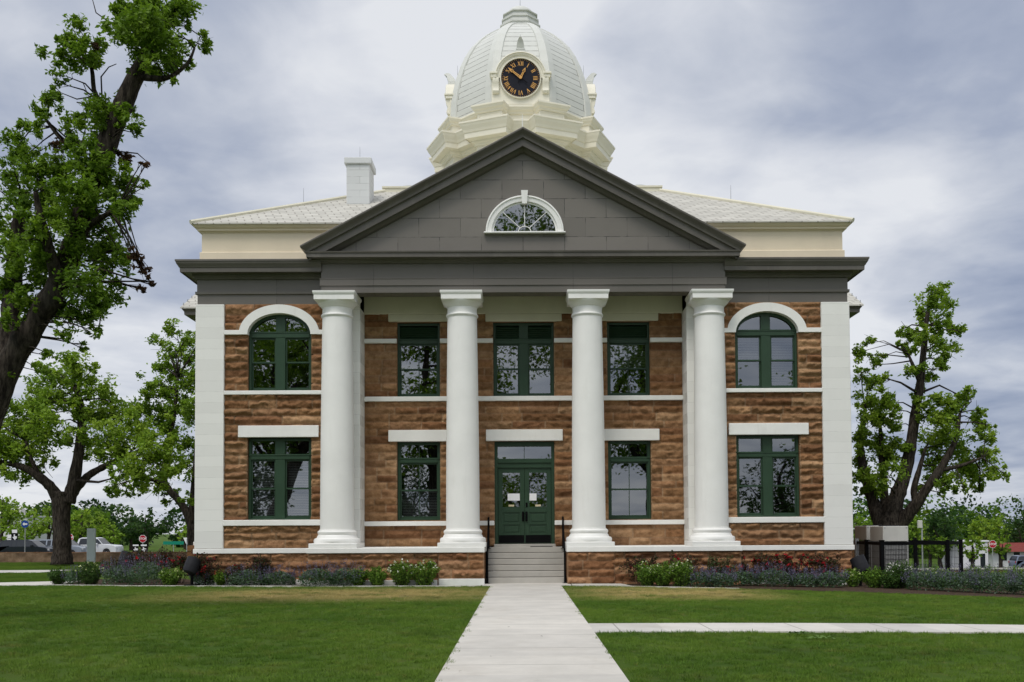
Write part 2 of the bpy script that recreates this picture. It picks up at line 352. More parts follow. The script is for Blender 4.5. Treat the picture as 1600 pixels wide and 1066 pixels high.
# glass: mirror-like coat over a clear pane
def glass(name, refl, tint):
    m, nt, b = newmat(name); N = nt.nodes; N.remove(b)
    g = N.new('ShaderNodeBsdfGlossy'); g.inputs['Roughness'].default_value = .012; g.inputs['Color'].default_value = (.92, .96, 1, 1)
    t = N.new('ShaderNodeBsdfTransparent'); t.inputs[0].default_value = (*tint, 1)
    ms = N.new('ShaderNodeMixShader'); ms.inputs[0].default_value = refl
    bp = N.new('ShaderNodeBump'); bp.inputs['Strength'].default_value = .05; bp.inputs['Distance'].default_value = .02
    nt.links.new(noise(nt, pos(nt), 1.3, 1, .4), bp.inputs['Height']); nt.links.new(bp.outputs[0], g.inputs['Normal'])
    nt.links.new(t.outputs[0], ms.inputs[1]); nt.links.new(g.outputs[0], ms.inputs[2]); nt.links.new(ms.outputs[0], N['Material Output'].inputs[0]); return m
M['glass'] = glass('window_glass', .20, (.30, .32, .32)); M['carglass'] = glass('car_glass', .25, (.12, .13, .14))
M['room'] = paint('unlit_room_black', (.012, .012, .013), .9, .2, 2., 0, bstr=0)  # near-black colour stands in for the darkness of unlit rooms
M['blind'] = paint('blind_slats', (.42, .42, .42), .6, .03, 2., 0, bstr=0)
M['paper'] = paint('paper_notice', (.85, .85, .86), .7, .02, 2., 0, bstr=0)
M['brass'] = paint('pale_brass', (.62, .54, .36), .4, .05, 3., 0, bstr=0)
M['clock_black'] = paint('clock_black', (.012, .013, .020), .45, .1, 3., 0, bstr=0)
M['gold'] = paint('gold_leaf', (.66, .36, .11), .42, .1, 6., 0, bstr=.03, metallic=.15)
M['steel'] = paint('galvanised_steel', (.38, .39, .40), .4, .08, 3., 0, bstr=.03, metallic=.4)
M['darkgrey'] = paint('dark_grey_plastic', (.020, .020, .023), .5, .08, 3., 0, bstr=.03)

# ------------------------------------------------------------------ terrain
def sstep(a, b, x): t = np.clip((np.asarray(x, float)-a)/(b-a), 0, 1); return t*t*(3-2*t)
def gz(x, y):
    x = np.asarray(x, float); y = np.asarray(y, float)
    z = -.0013*np.clip(x-1, 0, 15)**2
    z = z-.95*sstep(-39, -34, x)*(1-sstep(-24, -17, x))*sstep(42, 51, y)*(1-sstep(66, 76, y))-1.0*sstep(6, 40, y)*sstep(13, 22, x)-sstep(26, 64, y)*(.75+.2*sstep(0, 25, x))-1.5*sstep(60, 100, y)*sstep(10, 45, x)
    return z
def strip_mesh(name, poly_fn, mat, **k): pass
xs = np.concatenate([np.linspace(-900, -60, 12), np.linspace(-56, 70, 64), np.linspace(75, 900, 12)])
ys = np.concatenate([np.linspace(-600, -60, 8), np.linspace(-55, 120, 88), np.linspace(130, 1500, 14)])
GX, GY = np.meshgrid(xs, ys, indexing='ij'); V = np.stack([GX, GY, gz(GX, GY)], -1).reshape(-1, 3)
ny = len(ys); I, J = np.meshgrid(np.arange(len(xs)-1), np.arange(ny-1), indexing='ij'); a = (I*ny+J).ravel()
o = np_mesh('ground', V, np.stack([a, a+ny, a+ny+1, a+1], 1), M['lawn'], smooth=True); tag(o, kind='structure')
def sheet(name, pts_l, pts_r, mat, dz, thick=0., parent=None):
    """ribbon between two plan polylines laid on the terrain"""
    mb = MB(); n = len(pts_l)
    top = [[(*l, float(gz(*l))+dz), (*r, float(gz(*r))+dz)] for l, r in zip(pts_l, pts_r)]
    mb.loft(top, False)
    if thick:
        bot = [[(p[0], p[1], p[2]-thick) for p in row] for row in top]
        mb.loft([[r[0] for r in bot], [r[0] for r in top]], False); mb.loft([[r[1] for r in top], [r[1] for r in bot]], False)
        mb.loft([bot[0], top[0]], False); mb.loft([top[-1], bot[-1]], False)
    return tag(mb.build(name, mat, parent), kind='structure')
lin = lambda a, b, n: [tuple(np.array(a)+(np.array(b)-np.array(a))*i/(n-1)) for i in range(n)]
WX = .02
sheet('walk', lin((WX-1.05, -42), (WX-1.05, -1.55), 12), lin((WX+1.05, -42), (WX+1.05, -1.55), 12), M['walk'], .02, .1)
sheet('walk', lin((WX-1.3, -1.55), (WX-1.3, -.2), 2), lin((WX+1.35, -1.55), (WX+1.35, -.2), 2), M['walk'], .024, .1)
sheet('sidewalk', lin((1.07, -15.0), (26, -15.0), 26), lin((1.07, -13.55), (26, -13.55), 26), M['sidewalk'], .02, .1)
sheet('sidewalk', lin((-60, 10.6), (-20.2, 10.6), 12), lin((-60, 13.4), (-20.2, 13.4), 12), M['sidewalk'], .02, .1)
sheet('sidewalk', [(-40, -.3), (-17.5, .35), (-14.9, .55)], [(-40, 1.6), (-17.5, 2.3), (-15.2, 3.2)], M['sidewalk'], .02, .1)
sheet('street', lin((-120, 64), (110, 64), 40), lin((-120, 78), (110, 78), 40), M['asphalt'], .03)
sheet('street', lin((26, 90), (110, 90), 20), lin((26, 101), (110, 101), 20), M['asphalt'], .03)
# planting beds and their pale concrete edging
EDGE_L = [(-15.2, .6), (-12.2, -.2), (-9.3, -.78), (-6., -1.25), (-2.62, -1.56)]
EDGE_R = [(3.1, -2.15), (6., -3.05), (9, -4.1), (12, -5.1), (16, -6.3), (22, -8)]
sheet('planting_bed', EDGE_L, [(-15.2, 4.5), (-12.2, 4.5), (-9.3, 0), (-6., 0), (-2.62, -.3)], M['mulch'], .012)
sheet('planting_bed', EDGE_R, [(3.1, 0), (6., 0), (9, 0), (12, 4), (16, 4), (22, 3)], M['mulch'], .012)
sheet('edging', [(x, y-.16) for x, y in EDGE_L]+[(-1.32, -1.74)], [(x, y+.04) for x, y in EDGE_L]+[(-1.32, -1.5)], M['kerb'], .035, .1)
sheet('edging', [(1.4, -1.75), (2.9, -1.95)]+[(x, y-.14) for x, y in EDGE_R[:2]], [(1.4, -.8), (2.9, -.82)]+[(x, y+.03) for x, y in EDGE_R[:2]], M['kerb'], .03, .1)

# ------------------------------------------------------------------ courthouse
court = empty('courthouse'); tag(court, 'two storey brown sandstone courthouse with white columns, grey pediment and white clock dome', 'courthouse')
STONE = np.array([1.14, 1.19, 1.22])*np.array([[.255, .135, .064], [.30, .165, .082], [.225, .112, .052], [.345, .20, .105], [.27, .145, .074], [.20, .096, .046]])
def rock_wall(name, x0, x1, z0, z1, y0, rows, holes=(), arch=None, res=.036, seed=0, depth=.115, redden=0.):
    rs = np.random.RandomState(seed)
    zb = [z0]
    while zb[-1] < z1-.02:
        zb.append(zb[-1]+rows*rs.uniform(.86, 1.14))
    zb[-1] = z1
    if len(zb) > 2 and zb[-1]-zb[-2] < rows*.5: zb.pop(-2)
    def grid(lo, hi, extra):
        k = sorted(set([lo, hi]+[round(e, 5) for e in extra if lo < e < hi])); g = []
        for a_, b_ in zip(k[:-1], k[1:]):
            n = max(1, int(round((b_-a_)/res))); g += list(np.linspace(a_, b_, n+1)[:-1])
        return np.array(g+[hi])
    gx = grid(x0, x1, [h[0] for h in holes]+[h[1] for h in holes]); gzv = grid(z0, z1, zb+[h[2] for h in holes]+[h[3] for h in holes])
    nx, nz = len(gx), len(gzv)
    Dp = np.zeros((nx, nz)); Cc = np.zeros((nx, nz, 3)); dist = np.full((nx, nz), 9.); tt = np.zeros((nx, nz)); amp = np.ones((nx, nz)); off = np.zeros((nx, nz))
    for r in range(len(zb)-1):
        a_, b_ = zb[r], zb[r+1]; mid = (a_+b_)/2
        cuts = {x0, x1}
        for h in holes:
            if h[2] < mid < h[3]: cuts |= {h[0], h[1]}
        x = x0+rs.uniform(.3, 1.0)
        while x < x1:
            cuts.add(float(gx[np.argmin(abs(gx-x))])); x += rs.uniform(.6, 1.8)
        cl = sorted(c_ for c_ in cuts if x0 <= c_ <= x1); keep = [cl[0]]
        hard = {x0, x1}
        for h in holes:
            if h[2] < mid < h[3]: hard |= {h[0], h[1]}
        for c_ in cl[1:]:
            if c_-keep[-1] < .24 and c_ not in hard: continue
            if c_-keep[-1] < .24 and c_ in hard and keep[-1] not in hard: keep.pop()
            keep.append(c_)
        zi = np.where((gzv >= a_-1e-6) & (gzv <= b_+1e-6))[0]
        for u, v_ in zip(keep[:-1], keep[1:]):
            xi = np.where((gx >= u-1e-6) & (gx <= v_+1e-6))[0]
            A, B = np.meshgrid(gx[xi], gzv[zi], indexing='ij')
            dd = np.minimum(np.minimum(A-u, v_-A), np.minimum(B-a_, b_-B))
            col = STONE[rs.randint(6)]*rs.uniform(.78, 1.18); col = col*np.array([1+.1*redden, 1-.12*redden, 1-.12*redden])
            t_ = (B-a_)/(b_-a_)
            ix = np.ix_(xi, zi)
            inner = dd > 1e-4; vj = np.minimum(A-u, v_-A) < 1e-4; hj = ~inner & ~vj
            Dp[ix] = np.where(inner, 1, Dp[ix]*0); dist[ix] = np.where(inner, dd, 0.); tt[ix] = t_; amp[ix] = rs.uniform(.7, 1.2); off[ix] = rs.uniform(0, 60)
            Cc[ix] = np.where(inner[..., None], col, np.where(vj[..., None], .55*col+.45*np.array([.44, .34, .23]), .8*col+.2*np.array([.40, .31, .21])))
    A, B = np.meshgrid(gx, gzv, indexing='ij')
    prof = np.clip(dist/.05, 0, 1)**.6
    tc_ = .38+.42*vnoise(A*4.5+off, B*.01+off); shape = np.where(tt > tc_, (1-tt)/(1-tc_), tt/tc_)
    shape = np.clip(shape, 0, 1)**.75
    r1 = np.clip((fbm(A*5.2+off, B*8+off, 5)-.24)*2.1, 0, 1.3); r2 = 1-2*np.abs(fbm(A*7+off*3, B*10, 4)-.47); chip = fbm(A*17+off*2, B*20, 3)
    disp = depth*amp*prof*(.16+.90*shape)*(.10+.75*r1+.45*r2*r1)+.065*prof*(chip-.42)
    Y = y0-np.clip(disp, 0, .116)
    V = np.stack([A, Y, B], -1).reshape(-1, 3); Cc = Cc.reshape(-1, 3)
    I, J = np.meshgrid(np.arange(nx-1), np.arange(nz-1), indexing='ij'); a_ = (I*nz+J)
    cxm = (gx[:-1]+gx[1:])[:, None]/2+0*J; czm = (gzv[:-1]+gzv[1:])[None, :]/2+0*J
    ok = np.ones_like(cxm, bool)
    for h in holes: ok &= ~((cxm > h[0]) & (cxm < h[1]) & (czm > h[2]) & (czm < h[3]))
    for (ax, az, ra, rb) in (arch or ()): ok &= ~((czm > az-.001) & (((cxm-ax)/ra)**2+((czm-az)/rb)**2 < 1))
    a_ = a_[ok]
    return np_mesh(name, V, np.stack([a_, a_+nz, a_+nz+1, a_+1], 1), M['stone'], court, Cc, smooth=False)
HX = 10.23
WC = 7.65                                   # centre of a wing window
for s in (-1, 1):
    c0 = s*WC; rng = sorted((s*5.7, s*9.38))
    holes = [(c0-.995, c0+.995, 2.03, 4.60), (c0-.99, c0+.99, 6.06, 7.9)]
    rock_wall('stone_wall', rng[0], rng[1], 1.15, 8.8, 0, .243, holes, [(c0, 7.86, 1.15, .78)], seed=11+s)
    rb = sorted((s*6.6, s*HX)); rock_wall('base_wall', rb[0], rb[1], 0 if s < 0 else -.2, 1.0, -.03, .25, seed=20+s, depth=.12, redden=.3)
    rb = sorted((s*2.6, s*6.6)); rock_wall('base_wall', rb[0], rb[1], 0 if s < 0 else -.2, 1.0, -.74, .25, seed=24+s, depth=.12, redden=.3)
    mb = MB(); mb.box(rb[0], rb[1], -.735, .3, -.2, 1.0); mb.build('porch_core', M['stone_side'], court)
rh = [(-4.14, -2.74, 2., 4.56), (2.74, 4.14, 2., 4.56), (-.97, .985, 1.15, 4.56), (-4.13, -2.73, 6.03, 8.5), (2.73, 4.13, 6.03, 8.5), (-.995, .995, 6.03, 8.5)]
rock_wall('stone_wall', -5.2, 5.2, 1.15, 8.8, 1.3, .26, rh, seed=31, depth=.085)
# plinth piers beside the steps
for s in (-1, 1):
    a_, b_ = (-2.63, -1.24) if s < 0 else (1.29, 2.73)
    rock_wall('pier_wall', a_, b_, .2 if s < 0 else 0., .99, -.80, .27 if s < 0 else .255, seed=40+s, depth=.11, redden=.3)
    mb = MB(); mb.box(a_, b_, -.795, .3, 0, .985); mb.build('pier_core', M['stone_side'], court)
mb = MB(); mb.cbox(-2.62, -1.235, -.86, -.5, -.1, .2, .012); mb.build('footing', M['trim'], court)
mb = MB(); mb.cbox(-HX-.02, -6.62, -.16, .1, -.1, .17, .012); mb.build('footing', M['trim'], court)
mb = MB(); mb.cbox(-6.62, -2.66, -.875, -.3, -.1, .17, .012); mb.build('footing', M['trim'], court)
mb = MB(); mb.cbox(6.62, HX+.02, -.15, .1, -.3, .05, .012); mb.build('footing', M['trim'], court)
# cores behind the facing so that nothing leaks: side and rear walls, interior floors
mb = MB()
for s in (-1, 1):
    a_, b_ = sorted((s*(HX-.3), s*HX)); mb.box(a_, b_, .02, 26.6, -.4, 8.8)
mb.box(-HX+.3, HX-.3, 26.3, 26.6, -.4, 8.8); mb.build('side_wall', M['stone_side'], court)
mb = MB(); mb.box(-HX+.3, HX-.3, 3.2, 3.3, 0, 8.8); [mb.box(*sorted((s*5.8, s*(HX-.32))), .35, 3.2, *zz_) for s in (-1, 1) for zz_ in ((4.97, 5.9), (.6, 1.0))]; mb.build('inner_wall', M['room'], court)
for s in (-1, 1):                           # returns of the wings towards the porch, capped by white antae
    a_, b_ = sorted((s*5.2, s*5.78)); mb = MB(); mb.cbox(a_, b_, .4, 1.6, 1.15, 8.78, .01); mb.build('pilaster', M['ashlar'], court)
    a_, b_ = sorted((s*5.68, s*5.74)); mb = MB(); mb.box(a_, b_, .005, .41, 1.15, 8.78); mb.build('wing_return', M['stone_side'], court)
    a_, b_ = sorted((s*9.36, s*(HX+.02))); mb = MB(); mb.cbox(a_, b_, -.12, .6, 1.15, 8.775, .012); mb.build('pilaster', M['ashlar'], court)
# white bands and sills
def band(x0, x1, y0, y1, z0, z1, mat='trim', name='string_course', b=.012):
    mb = MB(); mb.cbox(min(x0, x1), max(x0, x1), y0, y1, z0, z1, b); return mb.build(name, M[mat], court)
for s in (-1, 1):
    band(s*6.63, s*(HX+.05), -.15, .2, .985, 1.14)
    band(s*5.5, s*9.365, -.13, .2, 1.845, 2.025); band(s*5.5, s*9.365, -.13, .2, 5.935, 6.06)
    band(s*5.5, s*(WC-1.18), -.122, .2, 7.82, 7.965); band(s*(WC+1.18), s*9.365, -.122, .2, 7.82, 7.965)
    band(s*6.41, s*8.91, -.125, .2, 4.60, 4.965, 'trim', 'lintel')
    # arch stones
    mb = MB(); n = 40; rings = []
    for i in range(n+1):
        th = math.pi*i/n; ci, si = math.cos(th), math.sin(th)
        po = (s*WC+1.255*ci, 7.83+.935*si); pi_ = (s*WC+.985*ci, 7.83+.665*si)
        rings.append([(po[0], -.126, po[1]), (po[0], .12, po[1]), (pi_[0], .25, pi_[1]), (pi_[0], -.126, pi_[1])])
    mb.loft(rings, True, True, True); mb.build('window_arch', M['trim'], court, auto=30)
    band(s*4.14, s*5.2, 1.172, 1.4, 7.785, 7.925); band(s*1.0, s*2.73, 1.172, 1.4, 7.785, 7.925)
    band(s*.98, s*5.2, 1.172, 1.4, 1.82, 1.97)
    c3 = s*3.44
    band(c3-.97, c3+.97, 1.165, 1.45, 4.56, 4.935, 'trim', 'lintel'); band(c3-.97, c3+.97, 1.165, 1.45, 8.49, 8.735, 'porch_cream', 'lintel')
band(-5.2, 5.2, 1.172, 1.4, 5.875, 6.03)
band(-1.24, 1.26, 1.165, 1.45, 4.565, 4.935, 'trim', 'lintel'); band(-1.24, 1.25, 1.165, 1.45, 8.485, 8.73, 'porch_cream', 'lintel')
band(-5.2, 5.2, 1.155, 1.5, 8.735, 9.3, 'porch_cream', 'porch_frieze')
# porch floor
for s in (-1, 1): band(s*(1.225 if s < 0 else 1.27), s*6.62, -.885, 1.35, .99, 1.149, 'trim', 'porch_floor')
# jambs that line every opening
def jamb(x0, x1, z0, z1, y0, y1, mat='stone_side'):
    mb = MB(); t = .05
    mb.box(x0-t, x0, y0, y1, z0, z1); mb.box(x1, x1+t, y0, y1, z0, z1); mb.box(x0-t, x1+t, y0, y1, z1, z1+t); mb.build('window_jamb', M[mat], court)

# ---- windows
def ell(cx, cz, a, b, n, z_cut=None): return [(cx+a*math.cos(math.pi*i/n), cz+b*math.sin(math.pi*i/n)) for i in range(n+1)]
def window(x0, x1, z0, z1, y, trans, meet, mull=0., arch=None, louvre=False, muntin=False, blinds=()):
    """double-hung sashes under a transom light; y is the face of the frame"""
    fr = MB(); sw = .075; H = z1-z0; zt0 = z1-H*trans[1]; zt1 = z1-H*trans[0]; zm = z1-H*meet; cxm = (x0+x1)/2
    fr.cbox(x0, x0+sw, y, y+.18, z0, z1 if not arch else arch[1], .006); fr.cbox(x1-sw, x1, y, y+.18, z0, z1 if not arch else arch[1], .006)
    fr.cbox(x0+sw, x1-sw, y+.002, y+.18, z0, z0+.055, .006)
    fr.cbox(x0+sw, x1-sw, y-.012, y+.18, zt0, zt1, .01); fr.cbox(x0+.01, x1-.01, y-.03, y+.02, zt1-.05, zt1-.005, .008)
    if not arch: fr.cbox(x0+sw, x1-sw, y+.002, y+.18, z1-.085, z1, .006)
    else:
        cx_, cz_, a_, b_ = arch; n = 36; rings = []
        for i in range(n+1):
            th = math.pi*i/n; c_, s_ = math.cos(th), math.sin(th)
            po = (cx_+a_*c_, cz_+b_*s_); pi_ = (cx_+(a_-.1)*c_, cz_+(b_-.1)*s_)
            rings.append([(po[0], y, po[1]), (po[0], y+.18, po[1]), (pi_[0], y+.18, pi_[1]), (pi_[0], y, pi_[1])])
        fr.loft(rings, True, True, True)
        zt_top = cz_+b_-.05
    bays = [(x0+sw, x1-sw)]
    if mull:
        fr.cbox(cxm-mull/2, cxm+mull/2, y-.006, y+.18, z0+.05, zt0, .008); fr.cbox(cxm-mull/2, cxm+mull/2, y+.004, y+.18, zt1, (z1-.08) if not arch else arch[1]+arch[3]-.06, .008)
        bays = [(x0+sw, cxm-mull/2), (cxm+mull/2, x1-sw)]
    for (a_, b_) in bays:                    # sash stiles and rails
        st = .045; mid = (a_+b_)/2
        for (lo, hi, yy) in ((z0+.055, zm+.03, y+.09), (zm-.03, zt0, y+.05)):
            fr.box(a_, a_+st, yy, yy+.04, lo, hi); fr.box(b_-st, b_, yy, yy+.04, lo, hi)
            fr.box(a_+st, b_-st, yy+.002, yy+.038, lo, lo+(.075 if lo < zm-.1 else .05)); fr.box(a_+st, b_-st, yy+.002, yy+.038, hi-.05, hi)
            if muntin: fr.box(mid-.011, mid+.011, yy+.004, yy+.036, lo+.05, hi-.05)
        if muntin and not louvre: fr.box(mid-.011, mid+.011, y+.054, y+.088, zt1, z1-.08)
        if not arch and not louvre:
            fr.box(a_, a_+.03, y+.05, y+.09, zt1, z1-.085); fr.box(b_-.03, b_, y+.05, y+.09, zt1, z1-.085)
        if louvre:
            k = 6
            for i in range(k):
                zz_ = zt1+.03+(z1-.11-zt1-.03)*i/k
                fr.add([(a_, y+.05, zz_), (b_, y+.05, zz_), (b_, y+.12, zz_+.07), (a_, y+.12, zz_+.07), (a_, y+.055, zz_-.012), (b_, y+.055, zz_-.012), (b_, y+.125, zz_+.058), (a_, y+.125, zz_+.058)],
                       [(0, 1, 2, 3), (7, 6, 5, 4), (0, 4, 5, 1), (1, 5, 6, 2), (2, 6, 7, 3), (3, 7, 4, 0)])
    w_ = fr.build('window', M['green'], court, auto=40)
    g = MB()
    for (a_, b_) in bays:
        g.add([(a_, y+.112, z0+.06), (b_, y+.112, z0+.06), (b_, y+.112, zm), (a_, y+.112, zm)], [(0, 1, 2, 3)])
        g.add([(a_, y+.072, zm), (b_, y+.072, zm), (b_, y+.072, zt0), (a_, y+.072, zt0)], [(0, 1, 2, 3)])
        if not arch and not louvre: g.add([(a_, y+.075, zt1), (b_, y+.075, zt1), (b_, y+.075, z1-.08), (a_, y+.075, z1-.08)], [(0, 1, 2, 3)])
    if arch:
        cx_, cz_, a_, b_ = arch; poly = [(cx_+(a_-.06)*math.cos(math.pi*i/30), y+.08, cz_+(b_-.06)*math.sin(math.pi*i/30)) for i in range(31)]
        poly = [p_ for p_ in poly if p_[2] > zt1-.02]; g.add([(poly[-1][0], y+.08, zt1-.02), (poly[0][0], y+.08, zt1-.02)]+poly, [tuple(range(len(poly)+2))])
    g.build('pane', M['glass'], w_)
    k = MB(); k.box(x0+.02, x1-.02, y+.62, y+.64, z0, z1+(.1 if arch else 0)); k.build('dark_backing', M['room'], w_)  # flat board behind the glass, interior darkness put into its colour
    for bi, lo, hi in blinds:
        a_, b_ = bays[bi]; bl = MB(); zz_ = hi
        while zz_ > lo:
            bl.add([(a_+.05, y+.19, zz_), (b_-.05, y+.19, zz_), (b_-.05, y+.215, zz_+.03), (a_+.05, y+.215, zz_+.03), (a_+.05, y+.192, zz_-.003), (b_-.05, y+.192, zz_-.003), (b_-.05, y+.217, zz_+.027), (a_+.05, y+.217, zz_+.027)],
                   [(0, 1, 2, 3), (7, 6, 5, 4), (0, 4, 5, 1), (2, 6, 7, 3)]); zz_ -= .052
        bl.build('blind', M['blind'], w_)
    return w_
for s in (-1, 1):
    c0 = s*WC
    jamb(c0-.995, c0+.995, 2.03, 4.6, .0, .3)
    window(c0-.993, c0+.993, 2.03, 4.585, .10, (.195, .262), .615, .30, blinds=[(0, 2.12, 3.85), (1, 2.12, 3.85)] if s < 0 else [])
    for a_ in (c0-1.04, c0+.99): mb = MB(); mb.box(a_, a_+.05, 0, .3, 6.06, 7.85); mb.build('window_jamb', M['stone_side'], court)
    window(c0-.99, c0+.99, 6.06, 8.5, .10, (.225, .305), .62, .30, arch=(c0, 7.83, .99, .67), blinds=[(1, 6.15, 7.75), (0, 6.9, 7.75)] if s > 0 else [])
    c3 = s*3.44
    jamb(c3-.70, c3+.70, 2., 4.56, 1.3, 1.6); window(c3-.698, c3+.698, 2.0, 4.555, 1.40, (.20, .265), .615, 0, muntin=True, blinds=[(0, 2.1, 3.0)] if s < 0 else [])
    jamb(c3-.70, c3+.70, 6.03, 8.48, 1.3, 1.6); window(c3-.698, c3+.698, 6.03, 8.475, 1.40, (.215, .28), .62, 0, louvre=True, muntin=True, blinds=[(0, 7.0, 7.8)] if s > 0 else [])
jamb(-.995, .995, 6.03, 8.48, 1.3, 1.6); window(-.993, .993, 6.03, 8.475, 1.40, (.215, .285), .62, .30, louvre=True)

# ---- entrance door
yd = 1.42
jamb(-.97, .985, 1.12, 4.56, 1.3, 1.62)
fr = MB(); fr.cbox(-.968, -.87, yd-.02, yd+.18, 1.2, 4.555, .006); fr.cbox(.885, .983, yd-.02, yd+.18, 1.2, 4.555, .006); fr.cbox(-.87, .885, yd-.02, yd+.18, 4.40, 4.555, .006)
fr.cbox(-.87, .885, yd-.01, yd+.18, 3.84, 4.0, .008); fr.cbox(-.87, .885, yd-.04, yd+.02, 3.86, 3.93, .01); fr.cbox(-.87, .885, yd, yd+.18, 3.70, 3.84, .006); fr.box(-.008, .012, yd+.02, yd+.1, 4.0, 4.40)
ent = fr.build('door_frame', M['green'], court)
mb = MB(); mb.add([(-.87, yd+.06, 4.), (.885, yd+.06, 4.), (.885, yd+.06, 4.4), (-.87, yd+.06, 4.4)], [(0, 1, 2, 3)]); mb.build('pane', M['glass'], ent)
mb = MB(); mb.box(-.95, .97, 2.0, 2.02, 1.15, 4.5); mb.build('door_dark_backing', M['room'], ent)  # near-black board in place of the unlit hall
mb = MB(); mb.cbox(-.99, 1.0, 1.12, 1.6, 1.10, 1.21, .012); mb.build('threshold', M['step'], court)
for s in (-1, 1):
    x0, x1 = sorted((.008+s*.004, .008+s*.868)); z0, z1 = 1.225, 3.70; g0, g1 = x0+.15, x1-.15; gzb, gzt = 2.42, 3.54
    lf = MB(); y0, y1 = yd+.05, yd+.10
    lf.cbox(x0, g0, y0, y1, z0, z1, .004); lf.cbox(g1, x1, y0, y1, z0, z1, .004); lf.cbox(g0, g1, y0, y1, gzt, z1, .004); lf.cbox(g0, g1, y0, y1, 2.24, gzb, .004)
    lf.cbox(g0, g1, y0, y1, 1.84, 1.90, .004); lf.cbox(g0, g1, y0, y1, z0, 1.55, .004)
    for a_, b_ in ((1.55, 1.84), (1.90, 2.24)): lf.box(g0, g1, y0+.028, y1, a_, b_); lf.cbox(g0+.05, g1-.05, y0+.012, y0+.04, a_+.05, b_-.05, .01)
    door = lf.build('door', M['green'], court)
    mb = MB(); mb.add([(g0, y0+.025, gzb), (g1, y0+.025, gzb), (g1, y0+.025, gzt), (g0, y0+.025, gzt)], [(0, 1, 2, 3)]); mb.build('pane', M['glass'], door)
    mb = MB(); mb.box(x0+.02, x1-.02, y0-.006, y0, z0+.02, 1.50); mb.build('kick_plate', M['black'], door)
    mb = MB(); px_ = .008+s*.055; mb.cbox(px_-.035, px_+.035, y0-.05, y0, 1.95, 2.27, .01); mb.tube([(px_, y0-.09, 2.0), (px_, y0-.09, 2.22)], .015, 8); mb.build('handle', M['black'], door)
    pc = (g0+g1)/2+.0*s; mb = MB(); mb.box(pc-.09, pc+.09, y0-.008, y0, gzb+.015, gzb+.075); mb.build('door_plate', M['brass'], door)
    q = (g0+.16, g1-.005) if s < 0 else (g0+.005, g0+.235); mb = MB(); mb.box(q[0], q[1], y0+.012, y0+.017, 2.63, 2.86); mb.build('notice', M['paper'], door)
    if s > 0: mb = MB(); mb.cbox(g0-.12, g0-.06, y0-.03, y0, 2.42, 2.56, .008); mb.build('lock', M['black'], door)

# ---- steps and handrails
mb = MB(); ny_ = 6
for i in range(6):
    r_ = .185; y0 = -.30+.25*i
    mb.cbox(-1.2+.012*(i % 2), 1.27-.012*(i % 2), y0, 1.3, .02+r_*i-(.0 if i else .1), .02+r_*(i+1)-.012, .01)
mb.build('steps', M['step'], court)
mb = MB(); mb.cbox(.18, .9, .985, 1.12, 1.118, 1.14, .004); tag(mb.build('door_mat', M['black']), 'thin dark mat at the top of the entrance steps', 'doormat')
for s in (-1, 1):
    x = -1.16 if s < 0 else 1.235
    hr = empty('handrail', (x, -.36, .02)); tag(hr, 'black metal handrail on the %s side of the entrance steps, %s' % (('left', 'left of the green doors') if s < 0 else ('right', 'right of the green doors')), 'handrail', 'handrails beside the entrance steps')
    for (yy, z0, z1) in ((0, 0, 1.0), (1.3, 1.05, 2.05)):
        mb = MB(); mb.cbox(-.032, .032, yy-.032, yy+.032, z0, z1, .004); mb.cbox(-.07, .07, yy-.06, yy+.06, z0, z0+.015, .003); mb.build('post', M['black'], hr)
    mb = MB(); mb.loft([[(-.022, yy, zz_-.022), (.022, yy, zz_-.022), (.022, yy, zz_+.022), (-.022, yy, zz_+.022)] for yy, zz_ in ((-.12, .94), (0, .98), (1.3, 2.03), (1.6, 2.06))], True, True, True); mb.build('top_rail', M['black'], hr)
    mb = MB(); mb.loft([[(-.015, yy, zz_-.015), (.015, yy, zz_-.015), (.015, yy, zz_+.015), (-.015, yy, zz_+.015)] for yy, zz_ in ((0, .5), (1.3, 1.55))], True, True, True); mb.build('lower_rail', M['black'], hr)

# ---- columns
def column_shaft(parent, x, y, z0=1.15, n=40):
    p = MB(); p.cbox(-.735, .735, -.735, .735, 0, .14, .012)
    prof = [(.70, .14), (.715, .17), (.715, .24), (.69, .285), (.635, .30), (.615, .33), (.60, .37), (.575, .40), (.585, .42), (.60, .45), (.60, .49), (.575, .525), (.55, .53), (.545, .56)]
    b_ = MB(); b_.v, b_.f = p.v, p.f; b_.lathe(prof, n=n)
    base = b_.build('column', M['white'], parent, auto=35); base.location = (x, y, z0)
    sh = []
    for i in range(15):
        t = i/14; r_ = .522-.062*t**1.7; sh.append((r_, .56+6.62*t))
    sh = [(.55, .545)]+sh
    mb = MB(); mb.lathe(sh, n=n); mb.build('shaft', M['white'], base, auto=60)
    cap = MB(); cap.lathe([(.455, 7.15), (.49, 7.175), (.505, 7.21), (.49, 7.25), (.462, 7.262), (.46, 7.45), (.475, 7.47), (.49, 7.475), (.50, 7.50), (.55, 7.54), (.595, 7.59), (.615, 7.635)], n=n)
    # abacus with a moulded upper edge
    def sq(r_, z): return [(-r_, -r_, z), (r_, -r_, z), (r_, r_, z), (-r_, r_, z)]
    cap.loft([sq(.60, 7.63), sq(.615, 7.635), sq(.615, 7.775), sq(.625, 7.785), sq(.645, 7.83), sq(.65, 7.84), sq(.65, 7.90)], True, True, True)
    cap.build('capital', M['white'], base, auto=35)
    return base
col0 = column_shaft(court, -5.825, -.11)
for x in (-1.92, 2.0, 5.83):
    c_ = copy_tree(col0, court); c_.location = (x, -.11, 1.15)

